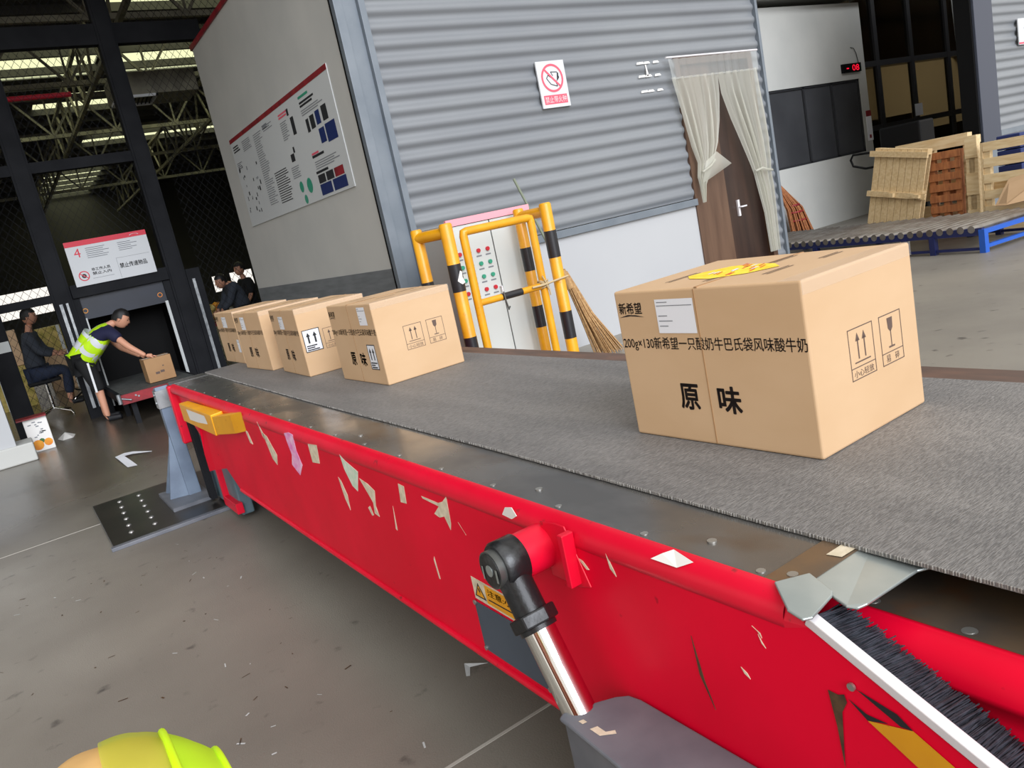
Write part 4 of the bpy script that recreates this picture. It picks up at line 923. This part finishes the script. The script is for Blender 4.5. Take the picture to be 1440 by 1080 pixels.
def hand(mb, wrist, tip, palm_n, sc=1.0, curl=.5):
    """palm with four unequal bent fingers and a side thumb; wrist->tip main direction, palm_n the palm normal"""
    w = Vector(wrist); d = (Vector(tip)-w).normalized(); n = Vector(palm_n); n = (n-d*n.dot(d)).normalized(); sd = d.cross(n)
    pts = {'w': (w, .024*sc), 'p1': (w+d*.04*sc, .03*sc), 'p2': (w+d*.085*sc, .033*sc)}
    vs_, fs = skin_mesh(pts, chain(['w', 'p1', 'p2']), 'w', 2); mb.add(vs_, fs)
    for k, (o_, ln) in enumerate(((-.03, .07), (-.01, .08), (.01, .075), (.029, .06))):
        b0 = w+d*.08*sc+sd*o_*sc; a1 = b0+(d*.5+n*.15*curl)*ln*sc; a2 = a1+(d*.32+n*.5*curl)*ln*sc*.8; a3 = a2+(d*.1+n*.7*curl)*ln*sc*.5
        vs_, fs = skin_mesh({'a': (b0, .0095*sc), 'b': (a1, .009*sc), 'c': (a2, .0085*sc), 'd': (a3, .007*sc)}, chain('abcd'), 'a', 1); mb.add(vs_, fs)
    t0 = w+d*.03*sc-sd*.028*sc; t1 = t0+(d*.03-sd*.022+n*.015)*sc; t2 = t1+(d*.035-sd*.004+n*.014)*sc
    vs_, fs = skin_mesh({'a': (t0, .012*sc), 'b': (t1, .0105*sc), 'c': (t2, .008*sc)}, chain('abc'), 'a', 1); mb.add(vs_, fs)
def person(root, J, fwd, clothes, palm=((0, 0, -1), (0, 0, -1)), stripes=None):
    """J: pelvis, waist, chest, neck, head, sL eL wL hL, sR eR wR hR, kL aL tL, kR aR tR (Vectors)"""
    J = {k: Vector(v) for k, v in J.items()}
    lat = ((J['sL']-J['sR'])).normalized(); hp = .09
    J['pL'] = J['pelvis']+lat*hp-Vector((0, 0, .03)); J['pR'] = J['pelvis']-lat*hp-Vector((0, 0, .03))
    RAD = dict(pelvis=.13, waist=.135, chest=.145, neck=.05, nk2=.052, sL=.062, sR=.062, eL=.043, eR=.043, wL=.028, wR=.028, pL=.095, pR=.095, kL=.058, kR=.058, aL=.04, aR=.04, hlL=.035, hlR=.035, tL=.03, tR=.03)
    J['nk2'] = J['neck'].lerp(J['head'], .5)
    for s_ in 'LR':
        J['hl'+s_] = J['a'+s_]+Vector((0, 0, -.045)); 
    E_ = [('pelvis', 'waist'), ('waist', 'chest'), ('chest', 'neck'), ('neck', 'nk2')]
    for s_ in 'LR': E_ += [('chest', 's'+s_), ('s'+s_, 'e'+s_), ('e'+s_, 'w'+s_), ('pelvis', 'p'+s_), ('p'+s_, 'k'+s_), ('k'+s_, 'a'+s_), ('a'+s_, 'hl'+s_), ('hl'+s_, 't'+s_)]
    body = MB(); body.smooth = True
    vs_, fs = skin_mesh({k: (J[k], RAD[k]*(.84 if k in ('pelvis', 'waist', 'chest', 'pL', 'pR', 'sL', 'sR') else 1)) for k in RAD}, E_, 'pelvis', 2); body.add(vs_, fs)
    hr = head(body, J['head'], fwd, J['head']-J['nk2'])
    for i, s_ in enumerate('LR'): hand(body, J['w'+s_], J['h'+s_], palm[i])
    body.build('body', ['skin', 'hair', 'red_dark'], root)
    hr.build('hair', 'hair', root)
    def garment(name, m_, keys, edges, grow, rootk, sub=2, extra=None):
        pts = {k: (J[k] if not isinstance(k, tuple) else J[k[0]].lerp(J[k[1]], k[2]), (RAD[k] if not isinstance(k, tuple) else RAD[k[0]]*(1-k[2])+RAD[k[1]]*k[2])+grow) for k in keys}
        pts = {str(k): v for k, v in pts.items()}
        v2, f2 = skin_mesh(pts, [(str(a), str(b)) for a, b in edges], str(rootk), sub)
        g = MB(); g.smooth = True; g.add(v2, f2)
        if extra: extra(g)
        return g.build(name, m_, root)
    for c in clothes:
        kind = c[0]
        if kind == 'shirt':
            el = c[2]; ks = ['pelvis', 'waist', 'chest', 'sL', 'sR', ('sL', 'eL', min(el, 1)), ('sR', 'eR', min(el, 1))]; es = [('pelvis', 'waist'), ('waist', 'chest'), ('chest', 'sL'), ('chest', 'sR'), ('sL', ks[5]), ('sR', ks[6])]
            ks.append(('chest', 'neck', .75)); es.append(('chest', ks[-1]))
            if el > 1:
                for s_ in 'LR': q = ('e'+s_, 'w'+s_, el-1); ks.append(q); es.append((('s'+s_, 'e'+s_, 1), q))
            garment('shirt', c[1], ks, es, .024, 'pelvis')
        elif kind == 'vest':
            ax0, ax1 = J['pelvis'], J['neck']; axd = (ax1-ax0); ln = axd.length; axd.normalize()
            def bands(g):
                g.m = []
                for f_ in g.f:
                    q = sum((g.v[i] for i in f_), Vector())/len(f_); t_ = (q-ax0).dot(axd)/ln; sd = (q-ax0).dot(lat)
                    silver = (.20 < t_ < .31) or (.50 < t_ < .61) or (t_ > .6 and .07 < abs(sd) < .125)
                    g.m.append(1 if silver else 0)
            ks = ['pelvis', 'waist', 'chest', ('chest', 'neck', .6), ('chest', 'sL', .95), ('chest', 'sR', .95)]; es = [('pelvis', 'waist'), ('waist', 'chest'), ('chest', ks[3]), ('chest', ks[4]), ('chest', ks[5])]
            RAD2 = dict(RAD); RAD['pelvis'] = .15; RAD['waist'] = .165; RAD['chest'] = .175; RAD['sL'] = RAD['sR'] = .068
            garment('safety_vest', ['neon', 'silver_tape'], ks, es, .024, 'waist', 3, bands); RAD.update(RAD2)
        elif kind == 'meshvest':
            for nm, mt_, gr in (('shirt', 'orange_cloth', .012), ('safety_vest', 'mesh_cloth', .024)):
                garment(nm, mt_, ['pelvis', 'waist', 'chest', ('chest', 'neck', .75)], [('pelvis', 'waist'), ('waist', 'chest'), ('chest', ('chest', 'neck', .75))], gr, 'waist', 3)
        elif kind == 'shorts':
            f_ = c[2]; ks = ['pelvis', 'pL', 'pR', ('pL', 'kL', .6), ('pR', 'kR', .6)]; es = [('pelvis', 'pL'), ('pelvis', 'pR'), ('pL', ks[3]), ('pR', ks[4])]
            for s_, kk in (('L', ks[3]), ('R', ks[4])):
                if f_ >= 1: q = 'k'+s_; ks.append(q); es.append((kk, q)); 
                if f_ > 1: r_ = ('k'+s_, 'a'+s_, f_-1); ks.append(r_); es.append((q, r_))
            garment('shorts' if f_ < 1.5 else 'trousers', c[1], ks, es, .026, 'pelvis')
        elif kind == 'shoes':
            for s_ in 'LR':
                g = MB(); v2, f2 = skin_mesh({'a': (J['hl'+s_]+(J['hl'+s_]-J['t'+s_]).normalized()*.03, .042), 'b': (J['hl'+s_].lerp(J['t'+s_], .5), .045), 'c': (J['t'+s_], .036), 'd': (J['a'+s_], .045)}, [('a', 'b'), ('b', 'c'), ('a', 'd')], 'a', 2)
                g.smooth = True; g.add(v2, f2); g.build('shoe', c[1], root)
    return J
wk = thing('person', 'worker in a neon yellow vest bending to slide a carton at the hatch', 'person', (.85, 11.65, 0))
Jw = person(wk, dict(pelvis=(.76, 11.72, .87), waist=(.86, 11.69, 1.0), chest=(1.04, 11.62, 1.15), neck=(1.2, 11.56, 1.235), head=(1.335, 11.52, 1.275),
    sL=(1.10, 11.79, 1.17), eL=(1.25, 11.75, .90), wL=(1.42, 11.45, .745), hL=(1.5, 11.36, .735),
    sR=(1.14, 11.40, 1.145), eR=(1.29, 11.22, .91), wR=(1.44, 11.12, .755), hR=(1.53, 11.11, .73),
    kL=(.86, 11.86, .47), aL=(.84, 11.88, .085), tL=(1.02, 11.84, .035), kR=(.83, 11.6, .46), aR=(.835, 11.58, .085), tR=(1.0, 11.5, .035)),
    (.78, -.25, -.5), [('shirt', 'navy_cloth', .55), ('vest',), ('shorts', 'black_cloth', 1.12), ('shoes', 'shoe')], ((0, -.3, -1), (.2, -.1, -1)))
st = MB()
for off in (-1, 1):
    for k in range(4):
        a = Vector((.79+.03*(off > 0), 11.475+(.28 if off > 0 else 0), .82-.1*k)); a.x += .012*k*0
        st.poly([a+Vector((-.012, -.02+.008*k, 0)), a+Vector((.014, -.02+.008*k, 0)), a+Vector((.014, -.012+.008*k, -.1)), a+Vector((-.012, -.012+.008*k, -.1))])
st.build('shorts_stripe', 'stripe_white', wk)

# seated person and chair behind the mesh on the left
sp = thing('person', 'person in dark clothes sitting behind the wire mesh at far left', 'person', (.3, 13.9, 0))
person(sp, dict(pelvis=(.28, 13.95, .72), waist=(.28, 13.93, .9), chest=(.3, 13.9, 1.14), neck=(.34, 13.87, 1.36), head=(.40, 13.84, 1.56),
    sL=(.36, 14.08, 1.28), eL=(.46, 14.1, 1.02), wL=(.62, 13.95, .95), hL=(.7, 13.9, .93), sR=(.3, 13.69, 1.28), eR=(.38, 13.62, 1.02), wR=(.58, 13.66, .93), hR=(.66, 13.68, .92),
    kL=(.66, 14.05, .68), aL=(.62, 14.05, .22), tL=(.8, 14.05, .16), kR=(.66, 13.8, .68), aR=(.58, 13.78, .22), tR=(.76, 13.76, .16)), (1, -.2, -.15),
    [('shirt', 'gray_cloth', 1.8), ('shorts', 'jeans', 1.85), ('shoes', 'shoe')])
chq = thing('metal_chair', 'chrome framed stool under the seated person behind the mesh', 'chair', (.35, 13.9, 0))
MB().box(.1, .55, 13.72, 14.15, .54, .585).build('seat', 'black_cloth', chq, bevel=.02)
for a in range(4):
    q = MB(); ang = R(45+90*a); q.tube([(.33, 13.93, .14), (.33+.3*math.cos(ang), 13.93+.3*math.sin(ang), .05), (.33+.33*math.cos(ang), 13.93+.33*math.sin(ang), .0)], .018, 8); q.build('chair_leg', 'chrome', chq)
MB().tube([(.33, 13.93, .12), (.33, 13.93, .56)], .028, 10).build('chair_column', 'chrome', chq)
MB().tube([(.63, 13.7, .2), (.78, 13.7, .3), (.7, 14.0, .32)], .016, 8).build('foot_rest', 'chrome', chq)
# two people in the right bay behind the mesh
p2 = thing('person', 'person in a dark jacket bending over goods behind the mesh', 'person', (3.5, 14.2, 0))
person(p2, dict(pelvis=(3.62, 14.2, .9), waist=(3.58, 14.2, 1.05), chest=(3.5, 14.18, 1.28), neck=(3.42, 14.16, 1.42), head=(3.32, 14.13, 1.47),
    sL=(3.46, 13.98, 1.36), eL=(3.34, 13.95, 1.1), wL=(3.16, 14.0, .98), hL=(3.08, 14.02, .95), sR=(3.46, 14.37, 1.36), eR=(3.34, 14.4, 1.1), wR=(3.16, 14.3, .98), hR=(3.08, 14.28, .95),
    kL=(3.58, 14.1, .48), aL=(3.62, 14.1, .09), tL=(3.45, 14.08, .03), kR=(3.58, 14.3, .48), aR=(3.62, 14.3, .09), tR=(3.45, 14.28, .03)), (-1, -.2, -.2),
    [('shirt', 'gray_cloth', 1.85), ('shorts', 'black_cloth', 1.9), ('shoes', 'shoe')])
p3 = thing('person', 'person in black clothes beside the poster wall behind the mesh', 'person', (4.0, 15.2, 0))
person(p3, dict(pelvis=(4.02, 15.2, .9), waist=(4.02, 15.2, 1.05), chest=(4.0, 15.18, 1.28), neck=(3.98, 15.16, 1.45), head=(3.94, 15.13, 1.62),
    sL=(4.0, 14.98, 1.38), eL=(3.98, 14.93, 1.12), wL=(3.86, 14.95, .95), hL=(3.8, 14.95, .9), sR=(3.98, 15.37, 1.38), eR=(3.96, 15.4, 1.12), wR=(3.86, 15.35, .95), hR=(3.8, 15.33, .9),
    kL=(4.0, 15.1, .48), aL=(4.02, 15.1, .09), tL=(3.86, 15.08, .03), kR=(4.0, 15.3, .48), aR=(4.02, 15.3, .09), tR=(3.86, 15.28, .03)), (-1, -.3, -.1),
    [('shirt', 'black_cloth', 1.0), ('shorts', 'black_cloth', 1.9), ('shoes', 'shoe')])
# person stooping close to the camera: only the vest on the back shows
pf = thing('person', 'person stooping in the near corner, only a yellow mesh vest showing', 'person', (-.06, .75, 0))
Jf = person(pf, dict(pelvis=(-.03, 1.02, .80), waist=(-.03, .93, .815), chest=(-.03, .72, .74), neck=(-.03, .56, .62), head=(-.03, .45, .52),
    sL=(.16, .66, .66), eL=(.2, .62, .4), wL=(.12, .6, .2), hL=(.1, .6, .1), sR=(-.22, .66, .66), eR=(-.26, .62, .4), wR=(-.18, .6, .2), hR=(-.16, .6, .1),
    kL=(.07, .78, .45), aL=(.07, .95, .08), tL=(.07, .77, .035), kR=(-.13, .78, .45), aR=(-.13, .95, .08), tR=(-.13, .77, .035)), (0, -.6, -.8),
    [('shoes', 'shoe')], ((0, 1, 0), (0, 1, 0)))
def dome(name, m_, c, rx, ry, rz, x0=-1, x1=1):
    g = MB(); g.smooth = True; n = 40; m2 = 24
    for i in range(m2+1):
        for k in range(n+1):
            th = math.pi*i/m2; ph = math.acos(max(-1, min(1, x0+(x1-x0)*k/n)))
            x = math.cos(ph); q = math.sqrt(max(0, 1-x*x)); wr = 1+.022*math.sin(9*th+4*x)*math.sin(7*x+th*3)
            g.v.append(Vector((c[0]+rx*x, c[1]+ry*q*math.cos(th)*wr, c[2]+rz*q*math.sin(th)*wr)))
    for i in range(m2):
        for k in range(n): a = i*(n+1)+k; g.f.append([a, a+1, a+n+2, a+n+1]); g.m.append(0); g.sm.append(True)
    return g.build(name, m_, pf)
HC = (-.055, .86, .893)
dome('shirt', 'orange_cloth', HC, .145, .23, .145)
dome('safety_vest', 'mesh_cloth', HC, .149, .236, .15, .08, .5)
dome('vest_panel', 'neon', HC, .150, .237, .151, .5, .8)
e = MB()
for rr2, off in ((.0045, 0),):
    pts_ = []
    for k in range(25):
        th = math.pi*k/24; x = .5; q = math.sqrt(1-x*x); pts_.append((HC[0]+.151*x, HC[1]+.237*q*math.cos(th), HC[2]+.151*q*math.sin(th)))
    e.tube(pts_, rr2, 10)
    pts_ = []
    for k in range(25):
        th = math.pi*k/24; x = .8; q = math.sqrt(1-x*x); pts_.append((HC[0]+.151*x, HC[1]+.237*q*math.cos(th), HC[2]+.151*q*math.sin(th)))
    e.tube(pts_, rr2, 10)
e.build('vest_piping', 'neon_edge', pf)

# ================================================================== THINGS ON THE FLOOR AND BEHIND THE MESH
cr = thing('fruit_carton', 'white paper carton printed with orange fruit standing by the kerb', 'box', (.03, 10.72, 0))
MB().box(-.1, .145, 10.66, 10.86, 0, .40).build('carton_body', 'scrap_white', cr, bevel=.006)
MB().box(-.16, .15, 10.62, 10.9, .40, .415).build('carton_lid', 'red_dark', cr)
q = MB(); q.ring((-.02, 10.658, .08), X_, Z_, 0, .06, 14); q.ring((.09, 10.658, .09), X_, Z_, 0, .045, 14); q.mi = 1; q.ring((.03, 10.6585, .12), X_, Z_, 0, .03, 8); q.mi = 2
random.seed(6)
for k in range(14): x = random.uniform(-.08, .1); z = random.uniform(.17, .36); q.rect((x, 10.6585, z), X_, Z_, random.uniform(.01, .04), .012)
q.build('fruit_print', ['fruit', 'leaf_green', 'paper_text'], cr)
tag(MB().add([(.19, 11.25, .002), (.26, 11.45, .002), (.40, 11.3, .002), (.36, 11.05, .002), (.24, 11.02, .002), (.29, 11.22, .07)], [(0, 1, 5), (1, 2, 5), (2, 3, 5), (3, 4, 5), (4, 0, 5)]).build('plastic_scrap', 'scrap_white'), 'crumpled white plastic scrap on the floor beside the fruit carton', 'litter')
tag(MB().add([(.575, 8.75, .003), (.58, 8.5, .012), (.60, 8.0, .004), (.68, 7.95, .004), (.67, 8.15, .01), (.645, 8.55, .02), (.72, 8.56, .015), (.88, 8.42, .004), (.885, 8.46, .004), (.74, 8.66, .02), (.66, 8.72, .02)], [(0, 1, 5, 10), (1, 2, 3, 4), (1, 4, 5), (10, 5, 6, 9), (9, 6, 7, 8)]).build('paper_strip', 'paper'), 'curled white paper strip lying on the darkened wet floor', 'litter')
tag(MB().add([(.975, 2.30, .003), (1.0, 2.35, .02), (1.07, 2.30, .006), (1.01, 2.33, .008), (.985, 2.29, .003)], [(0, 1, 3, 4), (1, 2, 3)]).build('paper_strip', 'paper_gray'), 'torn grey paper sliver on the floor below the conveyor', 'litter')
random.seed(15)
ch_ = MB()
for k in range(130):
    x = random.uniform(-1.4, .75); y = random.uniform(1.4, 5.2); a = random.uniform(0, 3.1); L_ = random.uniform(.004, .018); w_ = random.uniform(.001, .004)
    ch_.mi = random.choice((0, 1, 1)); d = Vector((math.cos(a), math.sin(a), 0))*L_; e = Vector((-math.sin(a), math.cos(a), 0))*w_; p = Vector((x, y, .0015)); ch_.poly([p-d-e, p+d-e, p+d+e, p-d+e])
o = ch_.build('floor_litter', ['paper_gray', 'rust_dark']); o['kind'] = 'stuff'; tag(o, 'specks of paper and grit scattered over the near floor', 'litter')
# stacked goods in the hall
def crate(x, y, z, w, d, h, m_, label):
    t = thing('goods_carton', label, 'box', (x, y, z), 'cartons stored in the dark hall')
    MB().box(x-w/2, x+w/2, y-d/2, y+d/2, z, z+h).build('carton_body', m_, t, bevel=.01); MB().box(x-w/2, x+w/2, y-.03, y+.03, z+h, z+h+.002).box(x-.03, x+.03, y-d/2-.002, y-d/2, z, z+h).build('packing_tape', 'paper_gray', t)
crate(-.25, 17.0, 0, .9, .7, .75, 'goods', 'yellowish carton at floor level behind the left mesh'); crate(-.2, 17.05, .755, .8, .6, .65, 'card', 'carton on top of the yellowish one behind the left mesh')
crate(1.0, 18.6, 0, .9, .7, .8, 'card', 'lower tan carton beside the seated person'); crate(.95, 18.6, .805, .8, .6, .5, 'goods', 'upper pale carton beside the seated person')
rk = thing('goods_rack', 'low red rack holding yellow net bags behind the mesh', 'rack', (3.15, 14.9, 0))
MB().box(2.75, 3.6, 14.6, 15.2, .72, .78).build('rack_shelf', 'red_dark', rk)
for x in (2.8, 3.55):
    for y in (14.65, 15.15): MB().box(x-.03, x+.03, y-.03, y+.03, 0, .72).build('rack_leg', 'red_dark', rk)
random.seed(8); k = 0
for (x, y, lab_) in ((2.9, 14.75, 'leftmost bulging net bag on the red rack'), (3.15, 14.78, 'middle bulging net bag at the front of the red rack'), (3.42, 14.75, 'rightmost bulging net bag on the red rack'), (3.02, 15.05, 'left net bag at the back of the red rack'), (3.3, 15.05, 'right net bag at the back of the red rack')):
    g = MB()
    for q in range(22): a = random.uniform(0, 6.28); rr_ = random.uniform(0, .085); g.ball((x+rr_*math.cos(a), y+rr_*math.sin(a), .83+random.uniform(0, .26)), .05, 8)
    tag(g.build('net_bag', random.choice(('goods', 'goods', 'fruit'))), lab_, 'bag', 'net bags on the red rack')
tag(MB().box(-.11, .04, FY-.125, FY-.112, 1.16, 1.3).rect((-.09, FY-.126, 1.2), X_, Z_, .05, .05).build('post_notice', 'paper_gray'), 'small pale notice stuck on the leftmost dark post', 'notice')

# ================================================================== RIGHT YARD: roller conveyor, pallets
rc = thing('roller_conveyor', 'low blue framed roller conveyor lying on the floor in front of pallets', 'roller conveyor', (0, 0, 0))
LY, WX2 = 4.2, 1.3
def rail2(x): return MB().box(x-.025, x+.025, 0, LY, .20, .285)
rail2(0).build('side_rail', 'navy', rc); rail2(WX2).build('side_rail', 'navy', rc)
MB().box(0, WX2, -.03, .02, .215, .265).box(0, WX2, -.03, .02, .05, .09).build('end_rail', 'roller_blue', rc)
MB().box(-.02, .02, 0, LY, .03, .06).box(WX2-.02, WX2+.02, 0, LY, .03, .06).build('lower_rail', 'navy', rc)
for x in (0, WX2):
    for y in (0, .62, 1.0, 2.4, 3.8): MB().box(x-.035, x+.035, y-.035, y+.035, 0, .27 if y == 0 else .22).build('conveyor_leg', 'roller_blue' if y == 0 else 'navy', rc)
for k in range(31): MB().tube([(-.03, .12+.13*k, .275), (WX2+.02, .12+.13*k, .275)], .043, 12).build('roller', 'roller_steel', rc)
rc.location = (9.42, 4.62, 0); rc.rotation_euler = (0, 0, R(-6.5))
def pallet(name, label, boards, gap, m_, L=1.1, W=1.0, back=3, th=.02, hh=.1, end=False):
    """lies flat in local x (length L) and y (width W); the board deck looks up +z"""
    t = thing(name, label, 'pallet', (0, 0, 0), 'wooden pallets leaning by the roller conveyor')
    d = MB(); bw = (W-gap*(boards-1))/boards
    for k in range(boards): d.box(0, L, k*(bw+gap), k*(bw+gap)+bw, hh, hh+th)
    d.build('deck_boards', m_, t, bevel=.002)
    for x in (0, L/2-.04, L-.08): MB().box(x, x+.08, 0, W, th, hh).build('stringer', m_, t, bevel=.002)
    if end: MB().box(-.03, -.002, 0, W, 0, hh+th).build('end_board', 'wood_tan', t)
    u = MB()
    for k in range(back): y = k*(W-.1)/(back-1); u.box(0, L, y, y+.1, 0, th)
    u.build('base_boards', m_, t); return t
def place(t, origin, ex_, ey_, ez_):
    ex_, ey_, ez_ = Vector(ex_).normalized(), Vector(ey_), Vector(ez_)
    ey_ = (ey_-ex_*ey_.dot(ex_)).normalized(); ez_ = ex_.cross(ey_)
    M_ = Matrix((ex_, ey_, ez_)).transposed().to_4x4(); M_.translation = Vector(origin); t.matrix_world = M_; t.location = M_.translation; t.rotation_euler = M_.to_euler()
# close-boarded pallet: boards upright (local x up), deck towards the camera side (-X)
p = pallet('wooden_pallet', 'close-boarded light pallet tilted to the right, leftmost by the rollers', 8, .006, 'wood_tan', 1.24, .78)
bt2 = MB(); bt2.box(.55, .63, -.06, .82, .12, .16).box(1.12, 1.2, -.02, .84, .12, .16).box(.56, .62, .38, .46, .16, .22).box(.57, .62, .0, .1, .16, .22); bt2.build('battens', 'wood_tan', p)
place(p, (11.25, 6.38, 0.0), (.07, -.2, 1), (0, 1, .2), (-1, 0, 0))
def pal2(label, y0, y1, xx, h, mt, boards, gap, lean=.06, end=False):
    p = pallet('wooden_pallet', label, boards, gap, mt, y1-y0, h, end=end)
    place(p, (xx, y1, 0), (0, -1, 0), (lean, 0, 1), (-1, 0, 0)); return p
pal2('brown slatted pallet standing between pale ones', 5.80, 6.24, 11.42, 1.14, 'wood_brown', 8, .05)
pal2('tall pale pallet behind the brown one', 5.78, 6.82, 11.62, 1.33, 'wood_pale', 6, .07)
p = pal2('narrow pale pallet end standing right of the brown pallet', 5.56, 5.72, 11.40, 1.28, 'wood_pale', 3, .2)
p = pal2('pale open-slatted pallet at the right edge by blue crates', 4.3, 5.44, 11.3, 1.16, 'wood_pale', 6, .09, end=True)
cdp = MB(); cdp.prism([(10.95, 5.2, .35), (10.8, 5.0, .36), (10.85, 4.5, .42), (11.1, 4.5, .75), (11.15, 5.1, .66)], (.012, 0, -.008)); tag(cdp.build('cardboard_sheet', 'card'), 'loose cardboard sheet on the rollers at the right edge', 'cardboard')
bl_ = thing('blue_crate_stack', 'dark blue plastic crate stack between the pallets', 'crate stack', (11.45, 5.48, 0))
for k in range(6): MB().box(11.75, 12.1, 5.2, 5.5, .2*k, .2*k+.19).build('crate', 'blue_dark', bl_, bevel=.01)
pj = thing('pallet_jack', 'black pallet truck with loop handle behind the light pallet', 'pallet truck', (11.6, 6.6, 0))
MB().box(11.9, 12.3, 6.6, 7.25, .25, 1.64).build('truck_body', 'black', pj, bevel=.03)
MB().box(11.95, 12.6, 6.65, 6.82, .05, .25).box(11.95, 12.6, 7.02, 7.2, .05, .25).build('truck_forks', 'black', pj)
for y in (6.74, 7.1): MB().tube([(12.1, y-.03, .09), (12.1, y+.03, .09)], .09, 16).build('truck_wheel', 'dark_steel', pj)
MB().tube([(11.9, 7.2, 1.30), (11.8, 7.42, 1.32), (11.75, 7.62, 1.33), (11.74, 7.66, 1.26), (11.76, 7.64, 1.16), (11.8, 7.46, 1.09), (11.86, 7.26, 1.09), (11.95, 7.1, 1.09)], .018, 10).tube([(11.9, 7.2, 1.30), (11.95, 7.1, 1.3)], .018, 10).build('truck_handle', 'black', pj)
wb2 = thing('brown_broom', 'brown broom with red bands leaning on the recessed wall by the corner', 'broom', (13.2, 9.9, 0))
q = MB(); random.seed(31)
for k in range(90):
    a = random.uniform(0, 6.28); rr_ = math.sqrt(random.random()); q.tube([(12.8+.05*rr_*math.cos(a), 9.9+.04*rr_*math.sin(a), 1.02), (13.0+.2*rr_*math.cos(a), 9.75+.1*rr_*math.sin(a), .55), (13.1+.3*rr_*math.cos(a), 9.7+.12*rr_*math.sin(a), .01)], .014, 4, False)
q.build('broom_bristles', 'wood_brown', wb2)
MB().tube([(12.76, 9.92, 1.0), (12.70, 9.95, 1.15)], .05, 10).build('broom_head', 'wood_brown', wb2)
q = MB()
for z, r_ in ((.5, .24), (.34, .28), (.63, .18)): q.tube([(13.0+(.55-z)*.2+r_*.85*math.cos(.5*k_)*.8, 9.75+.45*r_*math.sin(.5*k_), z-.02) for k_ in range(13)], .022, 5)
q.build('broom_band', 'red_dark', wb2)
